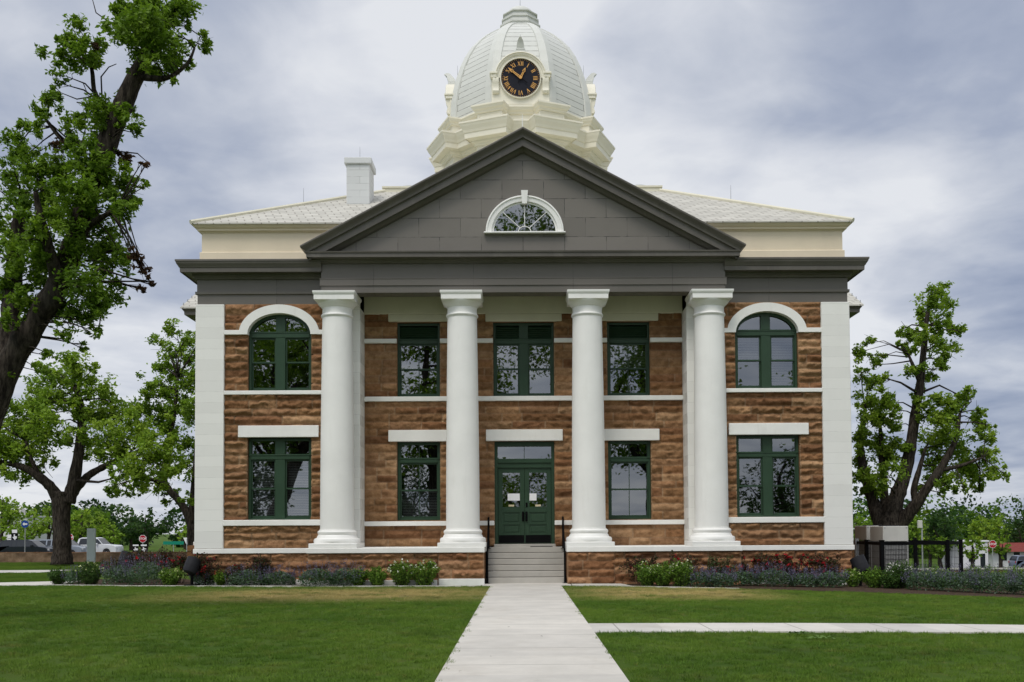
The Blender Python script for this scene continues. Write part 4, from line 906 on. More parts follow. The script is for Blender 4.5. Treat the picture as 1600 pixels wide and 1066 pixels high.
def make_tree(name, label, limbs, clumps, leaf, dens, pal, seed=0, group=None, cat='tree', base=None, twig=.035, extra=(), ratio=.5, parts=True):
    """limbs: (points, radii); clumps: (centre, radius[, palette])"""
    rs = np.random.RandomState(seed); base = np.array(limbs[0][0][0]) if base is None else np.array(base)
    t = empty(name, tuple(base)); tag(t, label, cat, group)
    mb = MB(); sk = []
    for pts, rad in limbs:
        pts = [np.array(p, float) for p in pts]
        # resample with a spline-like smoothing and bumpy girth
        P_, R_ = [], []
        for i in range(len(pts)-1):
            p0, p1, p2, p3 = pts[max(0, i-1)], pts[i], pts[i+1], pts[min(len(pts)-1, i+2)]
            for q in range(5):
                u = q/5; P_.append(.5*((2*p1)+(-p0+p2)*u+(2*p0-5*p1+4*p2-p3)*u*u+(-p0+3*p1-3*p2+p3)*u**3)); R_.append(rad[i]+(rad[i+1]-rad[i])*u)
        P_.append(pts[-1]); R_.append(rad[-1])
        R_ = [r_*rs.uniform(.93, 1.09) for r_ in R_]
        mb.tube([p-base for p in P_], R_, 12 if rad[0] > .1 else 7); sk += [(p, r_) for p, r_ in zip(P_, R_)]
    skp = np.array([p for p, _ in sk]); skr = np.array([r_ for _, r_ in sk])
    for cl in clumps:
        c = np.array(cl[0]); dd = np.linalg.norm(skp-c, axis=1)+.35*np.maximum(0, skp[:, 2]-c[2]); i = int(np.argmin(dd)); s_ = skp[i]; L_ = np.linalg.norm(c-s_)
        if L_ < .05: continue
        r0 = min(skr[i]*.6, twig*(.5+L_)); m_ = (s_+c)/2+np.array([0, 0, .08*L_])+rs.normal(size=3)*.06*L_
        mb.tube([s_-base, m_-base, c-base], [r0, r0*.65, r0*.3], 5)
        for q in range(3):
            e_ = c+rs.normal(size=3)*cl[1]*.55; mb.tube([m_*.4+c*.6-base, e_-base], [r0*.35, r0*.12], 4, False)
    for pts, rad in extra: mb.tube([np.array(p)-base for p in pts], rad, 5)
    mb.build('trunk', M['bark'], t, smooth=True)
    Ps, Cs = [], []
    for cl in clumps:
        n = max(12, int(dens*cl[1]**2)); p, c = clump_points(np.array(cl[0]), cl[1], n, rs, cl[2] if len(cl) > 2 else pal); Ps.append(p); Cs.append(c)
    Ps = np.concatenate(Ps); Cs = np.concatenate(Cs)
    V_, F_, K_ = leaf_arrays(Ps-base, leaf*rs.uniform(.6, 1.3, len(Ps)), rs, Cs, ratio=ratio)
    np_mesh('crown', V_, F_, M['leaf'], t, K_)
    return t
rsg = np.random.RandomState(3)
def PXL(pts, Y, spread=0.): return [tuple(at(p[0], p[1], Y+(p[2] if len(p) > 2 else 0))) for p in pts]
def CLP(cl, Y, spread, pal_of=None):
    out_ = []
    for c in cl:
        yy = Y+rsg.uniform(-1, 1)*spread; s_ = (yy+30.9)/1545
        it = [tuple(at(c[0], c[1], yy)), c[2]*s_*1.2]
        if len(c) > 3: it.append(c[3])
        out_.append(tuple(it))
        for q in range(1):
            o_ = rsg.normal(size=3); o_ = o_/np.linalg.norm(o_)*it[1]*rsg.uniform(.9, 1.35); out_.append((tuple(np.array(it[0])+o_*np.array([1, 1, .9])), it[1]*.5)+tuple(it[2:]))
    return out_
# the leaning tree in the left foreground
Y0 = -12.; S0 = 18.9/1545
limbs = [(PXL([(-150, 985), (-118, 900), (-78, 790), (-32, 680), (-3, 605), (24, 553), (56, 503), (92, 442), (119, 370), (140, 300), (163, 235), (188, 175), (207, 130), (228, 92), (252, 50), (282, 0), (305, -60)], Y0), [r_*S0 for r_ in (38, 32, 29, 26, 23, 20, 18.5, 17, 15.5, 14.5, 17, 15, 13, 10.5, 8, 5, 2)]),
         (PXL([(8, 580), (14, 530, .2), (18, 470, .4), (24, 400, .5), (30, 350, .5), (31, 333, .5)], Y0), [r_*S0 for r_ in (20, 16, 14, 12, 11, 10)]),
         (PXL([(92, 452), (80, 400, -.4), (66, 350, -.7), (55, 300, -.9)], Y0), [r_*S0 for r_ in (12, 8, 6, 3)]),
         (PXL([(120, 365), (150, 345, -.3), (185, 325, -.5)], Y0), [r_*S0 for r_ in (8, 5, 3)]),
         (PXL([(165, 230), (135, 225, .3), (100, 220, .5), (70, 185, .6)], Y0), [r_*S0 for r_ in (7, 5, 4, 2)]),
         (PXL([(215, 120), (260, 122, -.2), (292, 100, -.3), (304, 75, -.3)], Y0), [r_*S0 for r_ in (6, 4, 2.5, 1.5)]),
         (PXL([(185, 178), (150, 150, .3), (140, 100, .4), (100, 85, .4)], Y0), [r_*S0 for r_ in (6, 4, 3, 2)])]
BR = PAL_BROWN
cl = [(215, 30, 34), (250, 40, 32), (235, 75, 33), (205, 60, 36), (285, 8, 24), (190, 22, 18), (262, 12, 26), (225, 5, 24), (180, 45, 14), (262, 70, 18), (105, 62, 22), (90, 88, 20), (130, 78, 22), (150, 70, 14), (100, 118, 11), (140, 98, 14), (250, 112, 18), (268, 105, 12), (310, 65, 16), (322, 72, 9), (292, 98, 9), (272, 130, 6),
      (150, 175, 30), (178, 190, 26), (205, 195, 14), (190, 165, 16), (120, 198, 18), (75, 162, 16), (58, 178, 14), (52, 205, 16), (88, 150, 10), (132, 238, 30), (100, 250, 32), (60, 238, 28), (20, 238, 24), (10, 285, 26), (40, 298, 30), (75, 288, 26), (130, 300, 32), (168, 268, 24), (195, 298, 20), (208, 308, 12), (222, 285, 7), (142, 335, 32), (190, 325, 18), (205, 315, 10), (175, 300, 18),
      (150, 378, 32), (104, 398, 36), (60, 418, 34), (22, 400, 32), (8, 350, 24), (182, 418, 18), (130, 448, 32), (92, 468, 28), (158, 465, 24), (122, 498, 16), (60, 468, 24), (22, 448, 24), (5, 500, 16), (140, 515, 12), (70, 555, 9), (60, 580, 8), (10, 590, 8), (190, 400, 14), (55, 350, 20), (85, 340, 26), (110, 350, 22), (165, 400, 20), (40, 500, 14), (100, 520, 12), (150, 490, 16), (128, 540, 7),
      (198, 248, 11, BR), (228, 258, 6, BR), (205, 398, 8, BR), (216, 412, 8, BR), (228, 430, 8, BR), (236, 445, 5, BR), (30, 560, 12), (52, 520, 16), (75, 480, 20), (100, 432, 22), (118, 385, 18), (145, 315, 16), (160, 270, 16), (172, 215, 16), (190, 178, 16), (215, 112, 14), (236, 88, 16), (38, 460, 18), (28, 380, 18), (222, 452, 5, BR), (88, 228, 10, BR), (150, 75, 5, BR)]
tw = [(PXL(p, Y0), [r_*S0 for r_ in rr]) for p, rr in (([(178, 190), (160, 170), (158, 120), (170, 105), (182, 100)], (1.6, 1.4, 1.2, .9, .6)), ([(150, 150), (120, 155), (95, 145), (80, 130)], (1.2, 1., .7, .4)), ([(165, 395), (188, 388), (208, 400), (236, 445)], (2, 1.6, 1.2, .6)),
      ([(140, 460), (158, 480), (156, 505), (150, 520)], (1.8, 1.4, 1., .5)), ([(178, 40), (150, 20), (142, -10)], (1.2, .9, .5)), ([(168, 235), (215, 240), (232, 255)], (1.4, 1., .5)), ([(120, 160), (140, 165), (170, 160)], (1, .8, .6)), ([(130, 130), (138, 150), (160, 152)], (.8, .6, .5)))]
make_tree('pecan_tree', 'tall leaning tree with dark rough trunk, cropped by the left edge', limbs, CLP(cl, Y0, .8), .11, 4600, PAL_DEEP+PAL_MID[:2], 5, extra=tw, twig=.015, ratio=.42)
# pollarded tree on the left lawn
Y1 = 19.; S1 = 49.9/1545
limbs = [(PXL([(97, 882), (97, 850), (96, 815), (96, 785), (97, 768)], Y1), [r_*S1 for r_ in (16.5, 13.5, 12.5, 13.5, 15)]),
         (PXL([(92, 782), (80, 762, -.3), (62, 746, -.6), (35, 730, -1), (0, 722, -1.2)], Y1), [r_*S1 for r_ in (10, 8, 7, 5, 3)]),
         (PXL([(106, 785), (114, 758), (122, 715), (128, 665), (124, 625), (118, 605)], Y1), [r_*S1 for r_ in (11, 9.5, 8, 7, 5, 4.5)]),
         (PXL([(108, 780), (122, 760, .3), (140, 742, .6), (165, 728, .8), (195, 712, 1)], Y1), [r_*S1 for r_ in (9, 7, 6, 5, 2)]),
         (PXL([(62, 746, -.6), (50, 720, -.9), (40, 690, -1)], Y1), [r_*S1 for r_ in (4, 3, 2)])]
LM = PAL_LIME
cl = [(110, 572, 20), (92, 596, 24), (140, 598, 24), (62, 618, 24), (160, 622, 16), (42, 655, 28), (85, 660, 26), (152, 652, 22), (20, 698, 28), (58, 700, 28), (98, 690, 12), (160, 688, 28), (200, 680, 28, LM), (232, 690, 26, LM), (250, 718, 26, LM), (265, 742, 16, LM), (215, 718, 26, LM), (190, 738, 12), (30, 738, 16), (5, 742, 14), (180, 648, 18), (130, 640, 16), (-5, 650, 26), (-10, 690, 24), (50, 640, 18), (110, 625, 16), (140, 700, 14), (225, 745, 14, LM), (-30, 700, 26), (-30, 735, 20), (70, 725, 12), (178, 712, 16, LM), (85, 590, 14)]
make_tree('pollarded_tree', 'stout tree with sawn limb stubs on the lawn left of the courthouse', limbs, CLP(cl, Y1, 2.2), .21, 1150, PAL_MID, 6, twig=.022)
# tree behind the left corner
Y2 = 24.; S2 = 54.9/1545
limbs = [(PXL([(304, 872), (301, 832), (294, 805), (280, 783), (264, 765), (256, 745), (262, 700), (272, 650), (278, 590)], Y2), [r_*S2 for r_ in (10, 8, 6.5, 5.5, 5, 4.5, 4, 3, 2)]),
         (PXL([(262, 762), (245, 752, -.4), (220, 748, -.8), (188, 756, -1)], Y2), [r_*S2 for r_ in (4, 3, 2, 1)]),
         (PXL([(300, 820), (303, 760), (308, 700), (312, 640)], Y2), [r_*S2 for r_ in (6, 5, 4, 2)])]
cl = [(275, 518, 14), (257, 540, 14), (285, 548, 18), (240, 600, 18), (270, 590, 22), (300, 600, 18), (232, 640, 20), (265, 640, 24), (295, 650, 22), (300, 700, 18), (245, 670, 18), (190, 758, 13), (215, 752, 14), (245, 760, 14), (176, 768, 8), (270, 770, 10), (285, 738, 13), (300, 722, 14), (200, 772, 8), (255, 575, 12), (300, 560, 14), (310, 630, 18), (272, 690, 14), (312, 530, 14), (320, 580, 18), (228, 618, 9), (292, 780, 8), (262, 785, 6)]
make_tree('broadleaf_tree', 'loose branching tree behind the left corner of the courthouse', limbs, CLP(cl, Y2, 1.8), .21, 1150, PAL_DEEP+PAL_MID, 7, twig=.022)
# many-stemmed tree on the right
Y3 = 12.; S3 = 42.9/1545
limbs = [(PXL([(1388, 880), (1388, 850), (1389, 828), (1392, 805), (1402, 775), (1414, 740), (1424, 690), (1431, 640), (1438, 598), (1443, 550), (1448, 500), (1456, 455)], Y3), [r_*S3 for r_ in (27, 24, 23, 16, 12, 10, 8.5, 7, 6.5, 4.5, 3.5, 1.5)]),
         (PXL([(1382, 830), (1370, 800, .3), (1360, 770, .6), (1350, 735, .8), (1344, 690, .9), (1352, 640, 1)], Y3), [r_*S3 for r_ in (14, 11, 9, 7, 5, 2)]),
         (PXL([(1393, 838), (1412, 812, -.3), (1430, 790, -.6), (1447, 765, -.8), (1468, 735, -1), (1492, 690, -1.2), (1500, 645, -1.2)], Y3), [r_*S3 for r_ in (13, 10.5, 9, 7, 6, 4, 2)]),
         (PXL([(1432, 788), (1428, 765), (1436, 735), (1446, 700)], Y3), [r_*S3 for r_ in (6, 5, 4, 2)]),
         (PXL([(1380, 815), (1382, 770, .5), (1378, 720, .8), (1375, 660, 1)], Y3), [r_*S3 for r_ in (8, 6, 5, 2)]),
         (PXL([(1468, 735, -1), (1500, 728, -1.2), (1535, 715, -1.3)], Y3), [r_*S3 for r_ in (4, 3, 1.5)]),
         (PXL([(1438, 598), (1428, 575), (1418, 550)], Y3), [r_*S3 for r_ in (4, 3, 1.5)])]
cl = [(1468, 454, 11), (1455, 470, 17), (1480, 475, 12), (1445, 500, 15), (1470, 505, 15), (1450, 530, 19), (1485, 520, 13), (1495, 515, 9), (1425, 520, 12), (1410, 515, 8), (1415, 550, 12), (1475, 550, 17), (1460, 580, 14), (1430, 575, 13), (1440, 602, 8), (1358, 530, 8), (1345, 555, 12), (1370, 560, 11), (1355, 590, 15), (1380, 590, 10), (1365, 620, 17), (1388, 630, 15), (1375, 655, 19), (1354, 660, 14), (1400, 665, 15), (1346, 690, 15), (1375, 700, 22), (1400, 700, 17), (1340, 720, 14), (1360, 740, 17), (1385, 745, 19), (1345, 763, 10), (1370, 768, 11), (1475, 630, 15), (1500, 625, 17), (1515, 620, 10), (1450, 650, 17), (1485, 655, 22), (1520, 655, 17), (1460, 690, 19), (1490, 690, 24), (1538, 680, 15), (1470, 730, 22), (1510, 730, 24), (1545, 720, 17), (1560, 737, 11), (1575, 745, 6), (1530, 755, 11), (1450, 760, 15), (1480, 758, 15), (1500, 762, 9), (1436, 800, 8), (1386, 798, 9), (1435, 625, 9), (1350, 625, 12), (1338, 745, 9), (1420, 700, 10), (1545, 740, 10)]
make_tree('broadleaf_tree', 'green tree with several trunks forking low, right of the courthouse behind the grey units', limbs, CLP(cl, Y3, 1.6), .18, 1700, PAL_MID, 8, twig=.022)
# generic crowns for the far treeline
def gtree(name, label, px, Y, ytop, hw, seed, pal, leaf=.55, dens=26, group=None, trunk=.25, ybot=None, x=None, H=None, base_low=.22):
    rs = np.random.RandomState(seed); d = Y+30.9; s_ = d/1545
    if x is None: q = at(px, ytop, Y); x = q[0]; ztop = q[2]; rw = hw*s_
    g0 = float(gz(x, Y))-.05
    if H: ztop = g0+H; rw = hw
    H_ = ztop-g0; cl_ = []
    zc = g0+H_*(base_low+(1-base_low)/2); rz = H_*(1-base_low)/2
    for k in range(18):
        u = rs.normal(size=3); u /= np.linalg.norm(u); rr = rs.uniform(.45, .82); u[2] = u[2] if u[2] > -.6 else -.6
        r_ = rs.uniform(.24, .40)*min(rw, rz*1.4); cl_.append(((x+u[0]*rw*rr, Y+u[1]*rw*rr, zc+u[2]*rz*rr), r_))
    cl_.append(((x+rs.uniform(-.2, .2)*rw, Y, ztop-.2*rz), .28*rw))
    limbs = [([(x, Y, g0), (x+rs.uniform(-.2, .2), Y, g0+H_*.3), (x+rs.uniform(-.5, .5)*.3*rw, Y, g0+H_*.65), (x, Y, g0+H_*.9)], [trunk, trunk*.8, trunk*.45, trunk*.15])]
    for k in range(4):
        an = rs.uniform(0, 6.28); limbs.append(([(x, Y, g0+H_*.32), (x+math.cos(an)*rw*.35, Y+math.sin(an)*rw*.35, g0+H_*.5), (x+math.cos(an)*rw*.6, Y+math.sin(an)*rw*.6, g0+H_*.68)], [trunk*.45, trunk*.3, trunk*.1]))
    return make_tree(name, label, limbs, cl_, leaf, dens, pal, seed, group, twig=.05)
FAR = 'trees in the far treeline'
for a in [
    ('leafy tree at the far left edge beyond the white flat roofed building', 4, 96, 772, 30, 101, PAL_MID, .5), ('thin airy tree behind the blue arrow sign', 52, 90, 792, 26, 102, PAL_MID, .45),
    ('light green tree right behind the trunk of the pollarded tree', 78, 100, 790, 24, 112, PAL_MID, .45), ('bright green tree between the pollarded tree and the white sign slab', 128, 92, 794, 24, 103, PAL_MID, .5), ('mid green tree rising behind the white sign slab', 158, 104, 800, 24, 104, PAL_MID, .5),
    ('small olive tree behind the white pickup', 176, 86, 822, 20, 105, PAL_DEEP, .5), ('big dark rounded tree behind the route signs', 228, 98, 800, 42, 106, PAL_DARK, .5), ('dark tree left of the big dark rounded one', 205, 104, 808, 28, 107, PAL_DARK, .5),
    ('low light green tree far off beside the left corner of the courthouse', 290, 112, 826, 26, 108, PAL_LIME, .5), ('dull green shrubby tree below the roof of the white building', 25, 84, 822, 26, 109, PAL_DEEP, .45)]:
    gtree('distant_tree', a[0], a[1], a[2], a[3], a[4], a[5], a[6], a[7], 75, FAR)
for a in [
    ('low tree at the right corner of the courthouse in the distance', 1340, 110, 800, 26, 121, PAL_DEEP), ('hazy green tree just left of the many trunked tree', 1364, 118, 806, 24, 122, PAL_DEEP), ('dark green round tree above the black mesh fence', 1478, 100, 792, 36, 123, PAL_DARK), ('mid green tree between the trunks of the right tree', 1432, 112, 806, 26, 124, PAL_DEEP),
    ('yellow green tree in the treeline above the grey pole', 1452, 106, 818, 24, 125, PAL_MID), ('bright tree right of the dark round tree', 1530, 112, 806, 28, 126, PAL_MID), ('bushy tree above the right stop sign', 1558, 120, 804, 26, 127, PAL_MID), ('dark pointed evergreen at the right edge of the treeline', 1598, 112, 798, 22, 128, PAL_DARK),
    ('dusty green small tree beside the right stop sign', 1562, 82, 828, 20, 129, PAL_DEEP), ('grey green bushy tree in front of the white building', 1519, 86, 838, 20, 130, PAL_DEEP), ('dark reddish green tree above the red roof', 1590, 116, 816, 20, 131, PAL_DARK), ('olive tree seen through the black mesh fence', 1470, 76, 838, 22, 132, PAL_DEEP)]:
    gtree('distant_tree', a[0], a[1], a[2], a[3], a[4], a[5], a[6], .5, 75, FAR)
# invented trees behind the viewer that only show as reflections in the windows
for lab, x, y, H, hw, sd, bl in (('tall dark tree mirrored in the upper middle window', -6.5, -37, 19, 6.2, 141, .2), ('broad tree mirrored in the left wing windows', -16, -34, 17, 7, 142, .2), ('tall tree mirrored in the right wing windows', 9, -37, 18.5, 6.5, 143, .18), ('great crown mirrored in the fanlight', 5.2, -43, 30, 10.5, 144, .42), ('low tree mirrored in the glass of the green doors', .8, -56, 7.4, 5.2, 145, .12), ('spreading tree mirrored in the far right window', 25, -38, 17, 6.5, 146, .2)):
    gtree('reflection_tree', lab, 0, y, 0, hw, sd, PAL_DEEP, .36, 95, 'trees reflected in the windows', .45, x=x, H=H, base_low=bl)

for x, sd in ((-27, 151), (-11, 152), (25, 154)):  # unseen row added to darken what the lower panes reflect
    gtree('reflection_tree', 'dark bushy unseen tree added to darken the ground floor window reflections', 0, -62, 0, 6.8, sd, PAL_DARK, .4, 60, 'unseen trees added for dark window reflections', .3, x=x, H=9.5, base_low=.02)
# ---- bed planting
def plant(kind, label, px, Y, wpx, hpx, seed, group, cat='plant', pal=None, fl=None, dens=1.):
    rs = np.random.RandomState(seed); d = Y+30.9; s_ = d/1545; x = float(at(px, 880, Y)[0]); z0 = float(gz(x, Y))+.01
    W_, H_ = wpx*s_/2, hpx*s_; nm = {'cat': 'catmint_plant', 'bush': 'shrub', 'rose': 'rose_bush', 'hedge': 'shrub'}[kind]
    t = empty(nm, (x, Y, z0)); tag(t, label, cat, group); st = MB(); Dp = min(max(.35, W_*.8), .55)
    if kind == 'cat':
        n = int(1700*dens*max(.5, W_*2)); r_ = np.sqrt(rs.rand(n)); an = rs.rand(n)*6.28; P_ = np.stack([W_*r_*np.cos(an), Dp*r_*np.sin(an), np.zeros(n)], 1)
        bumpy = .72+.5*fbm(P_[:, 0]*3.1+seed, P_[:, 1]*3.1, 3)
        top = H_*np.sqrt(np.clip(1-.75*r_**2.2, .08, 1))*bumpy; P_[:, 2] = top*rs.rand(n)**.55*.82
        pb = np.array([(.055, .10, .055), (.085, .135, .08), (.12, .165, .115), (.06, .12, .04)]); cols = pb[rs.randint(0, 4, n)]*rs.uniform(.8, 1.2, (n, 1))
        V_, F_, K_ = leaf_arrays(P_, rs.uniform(.04, .08, n), rs, cols, droop=0, ratio=.6, upright=.3); np_mesh('foliage', V_, F_, M['herb'], t, K_)
        m_ = int(105*dens*max(.5, W_*2)); r_ = np.sqrt(rs.rand(m_)); an = rs.rand(m_)*6.28; Q = np.stack([W_*1.03*r_*np.cos(an), Dp*1.05*r_*np.sin(an), np.zeros(m_)], 1)
        tp = H_*np.sqrt(np.clip(1-.75*r_**2.2, .1, 1))*(.72+.5*fbm(Q[:, 0]*3.1+seed, Q[:, 1]*3.1, 3)); tilt = np.stack([Q[:, 0]/W_*.35, Q[:, 1]/Dp*.3, np.ones(m_)], 1)
        fp, fc = [], []
        pc = np.array([(.10, .09, .165), (.13, .12, .205), (.165, .16, .23), (.085, .08, .13)])
        for k in range(9):
            u = .70+.06*k; fp.append(Q+tilt*(tp*u)[:, None]+rs.normal(size=(m_, 3))*.008); fc.append(pc[rs.randint(0, 4, m_)])
        fp = np.concatenate(fp); fc = np.concatenate(fc)*rs.uniform(.8, 1.25, (m_*9, 1)); V_, F_, K_ = leaf_arrays(fp, rs.uniform(.022, .04, len(fp)), rs, fc, 0, .7); np_mesh('flower_spikes', V_, F_, M['herb'], t, K_)
    elif kind in ('bush', 'hedge'):
        k = int(46*dens*max(.6, W_/.3)); n = 38
        an = rs.rand(k)*6.28; r_ = np.sqrt(rs.rand(k)); tips = np.stack([W_*r_*np.cos(an), Dp*r_*np.sin(an), H_*(.72+.28*rs.rand(k))*np.sqrt(1-.6*r_**2)], 1); roots = tips*np.array([.35, .35, 0])
        P_ = []
        for i in range(k):
            u = rs.rand(n)**.7; P_.append(roots[i]+(tips[i]-roots[i])*u[:, None]+rs.normal(size=(n, 3))*.028); st.tube([roots[i], (roots[i]+tips[i])/2+rs.normal(size=3)*.01, tips[i]], [.006, .004, .002], 4)
        P_ = np.concatenate(P_); pb = np.array(pal or PAL_MID); cols = pb[rs.randint(0, len(pb), len(P_))]*rs.uniform(.8, 1.2, (len(P_), 1))
        V_, F_, K_ = leaf_arrays(P_, rs.uniform(.045, .085, len(P_)), rs, cols, 0, .42, upright=.55); np_mesh('foliage', V_, F_, M['herb'], t, K_); st.build('stems', M['bark'], t)
        if fl:
            m_ = int(22*dens*max(.6, W_/.3)); q = tips[rs.randint(0, k, m_)]*rs.uniform(.9, 1.04, (m_, 1)); q = np.repeat(q, 6, 0)+rs.normal(size=(m_*6, 3))*.012
            V_, F_, K_ = leaf_arrays(q, rs.uniform(.025, .045, len(q)), rs, np.repeat(np.array([fl]), len(q), 0)*rs.uniform(.8, 1.1, (len(q), 1)), 0, .9); np_mesh('blossoms', V_, F_, M['herb'], t, K_)
    else:
        k = int(9*max(.7, W_/.35)*dens); P_, B_ = [], []
        for i in range(k):
            an = rs.rand()*6.28; r_ = math.sqrt(rs.rand()); tip = np.array([W_*r_*math.cos(an), Dp*r_*math.sin(an), H_*rs.uniform(.6, 1.)]); root = tip*np.array([.25, .25, 0]); mid = (root+tip)/2+rs.normal(size=3)*.05
            st.tube([root, mid, tip], [.008, .006, .003], 4)
            for q in range(4):
                u = rs.uniform(.4, .95); b0 = root+(tip-root)*u; e_ = b0+rs.normal(size=3)*np.array([.11, .08, .07])+np.array([0, 0, .05]); st.tube([b0, e_], [.004, .002], 4, False); P_.append(e_+rs.normal(size=(20, 3))*.05); P_.append(b0+(e_-b0)*rs.rand(6, 1)+rs.normal(size=(6, 3))*.03)
                if rs.rand() < (fl or 0): B_.append(e_+rs.normal(size=3)*.02+np.array([0, -.03, .02]))
            P_.append(tip+rs.normal(size=(16, 3))*.05)
        P_ = np.concatenate(P_); pb = np.array(pal or [(.035, .045, .018), (.055, .03, .022), (.045, .06, .022), (.075, .03, .026), (.03, .022, .016)]); cols = pb[rs.randint(0, len(pb), len(P_))]*rs.uniform(.75, 1.25, (len(P_), 1))
        V_, F_, K_ = leaf_arrays(P_, rs.uniform(.04, .075, len(P_)), rs, cols, .1, .65); np_mesh('foliage', V_, F_, M['herb'], t, K_); st.build('stems', M['bark'], t)
        if B_:
            q = np.repeat(np.array(B_), 14, 0)+rs.normal(size=(len(B_)*14, 3))*.022; rc = np.array([(.42, .012, .02), (.30, .008, .016), (.52, .03, .045)])
            V_, F_, K_ = leaf_arrays(q, rs.uniform(.035, .06, len(q)), rs, rc[rs.randint(0, 3, len(q))], 0, .95); np_mesh('blossoms', V_, F_, M['herb'], t, K_)
    return t
GC, GB, GR = 'catmint mounds in the beds', 'green shrubs in the beds', 'red rose bushes against the plinth'
GRN = [(.065, .14, .018), (.11, .20, .025), (.155, .26, .035)]; DKG = [(.03, .07, .014), (.045, .095, .02), (.07, .13, .025)]
YL = (.75, .78, .45)
PL = [('bush', 'dark shrub at the far left end of the bed', 92, .9, 34, 28, DKG, None), ('cat', 'small catmint between the two dark shrubs at the left end of the bed', 116, .75, 26, 24, None, None), ('bush', 'dark shrub dotted with pale yellow flowers, second from the left end of the bed', 142, .6, 46, 40, DKG, YL),
      ('cat', 'wide purple catmint left of the near floodlight, its outer half', 186, .35, 50, 36, None, None), ('cat', 'wide purple catmint left of the near floodlight, its inner half', 228, .1, 58, 42, None, None), ('bush', 'green shrub just left of the near floodlight', 268, -.1, 40, 32, GRN, YL), ('cat', 'catmint tucked behind the near floodlight', 318, -.15, 34, 26, None, None),
      ('bush', 'single bright shrub right of the near floodlight', 345, -.35, 24, 27, GRN, None), ('cat', 'catmint spreading below the left wing windows, left half', 390, -.4, 66, 30, None, None), ('cat', 'catmint spreading below the left wing windows, right half', 436, -.45, 52, 26, None, None), ('cat', 'catmint mound below the outer left column', 496, -.6, 60, 34, None, None), ('cat', 'rounder catmint mound right of the outer left column', 540, -.62, 50, 34, None, None),
      ('bush', 'slim shrub at the start of the row of four by the left pier', 560, -.75, 22, 28, GRN, None), ('bush', 'second slim shrub in the row of four by the left pier', 589, -.8, 28, 28, GRN, None), ('bush', 'third shrub in the row of four by the left pier', 627, -.9, 36, 40, GRN, (.8, .8, .75)), ('bush', 'broad shrub nearest the left pier of the steps', 664, -1.02, 40, 38, GRN, (.8, .8, .75)),
      ('rose', 'dark rose bush at the left end of the bed behind the yellow flowered shrub', 182, 2.2, 44, 34, None, .12), ('rose', 'tall dark rose bush in front of the street name sign', 226, 1.6, 60, 50, None, .2), ('rose', 'tall rose bush with red blooms behind the near floodlight', 278, 1.2, 70, 56, None, .3), ('rose', 'rose bush overlapping the foot of the left corner pilaster', 322, -.35, 50, 48, None, .25), ('rose', 'small dark red leaved rose under the left wing windows', 410, -.3, 34, 46, None, .05), ('rose', 'low dark rose bush against the left plinth', 372, -.28, 46, 30, None, .06),
      ('hedge', 'bright upright shrub at the left end of the trio right of the steps', 1010, -1.0, 34, 36, GRN, (.8, .8, .6)), ('hedge', 'middle upright shrub of the trio right of the steps', 1036, -1.1, 36, 36, GRN, (.8, .8, .6)), ('hedge', 'tallest upright shrub of the trio right of the steps', 1063, -1.2, 36, 40, GRN, (.8, .8, .6)),
      ('cat', 'catmint beside the bright trio of shrubs', 1094, -1.25, 44, 26, None, None), ('cat', 'catmint below the outer right column', 1124, -1.35, 44, 26, None, None), ('cat', 'green centred catmint below the right wing windows', 1160, -1.5, 50, 28, None, None), ('cat', 'large purple catmint below the right wing windows', 1208, -1.6, 62, 32, None, None), ('cat', 'greener catmint right of the large purple one', 1256, -1.75, 48, 26, None, None), ('cat', 'catmint below the right corner pilaster', 1296, -1.85, 48, 28, None, None),
      ('rose', 'dark leafed rose bush right of the steps above the bright trio', 1000, -.3, 46, 44, None, .1), ('rose', 'rose bush with a few blooms by the outer right column', 1062, -.3, 50, 46, None, .2), ('rose', 'sparse green rose below the outer right column', 1126, -.35, 44, 48, [(.04, .075, .022), (.06, .09, .03), (.06, .03, .022)], .3), ('rose', 'rose bush full of red blooms left of the right wing windows', 1164, -.4, 50, 42, None, .45), ('rose', 'rose bush thick with red blooms under the right wing windows', 1214, -.4, 60, 46, None, .6), ('rose', 'red rose bush under the right wing windows, right of the thickest one', 1248, -.42, 50, 44, None, .5), ('rose', 'straggling rose bush at the right end of the plinth', 1296, -.42, 58, 46, None, .25),
      ('bush', 'yellow green shrub in front of the right floodlight', 1332, -1.3, 30, 32, GRN, YL), ('bush', 'rounded shrub right of the right floodlight', 1366, -1.6, 44, 34, GRN, None), ('bush', 'tall shrub with white flowers in front of the mesh fence', 1408, -1.6, 54, 46, DKG, (.85, .85, .82)), ('bush', 'dark shrub at the foot of the mesh fence', 1390, -1.9, 40, 30, DKG, None),
      ('cat', 'silvery catmint right of the white flowered shrub', 1446, -2.4, 60, 34, None, None), ('cat', 'large silvery catmint below the end post of the fence', 1500, -2.9, 72, 36, None, None), ('cat', 'silvery catmint near the right edge of the bed', 1556, -3.3, 70, 36, None, None), ('cat', 'silvery catmint cropped by the right edge', 1606, -3.6, 60, 36, None, None),
      ('bush', 'low green shrub behind the silvery catmint', 1466, -.6, 60, 34, GRN, YL), ('bush', 'green shrub behind the end post of the fence', 1530, -.8, 60, 40, GRN, None), ('bush', 'leafy shrub at the right edge behind the catmint', 1584, -1.2, 60, 42, GRN, None)]
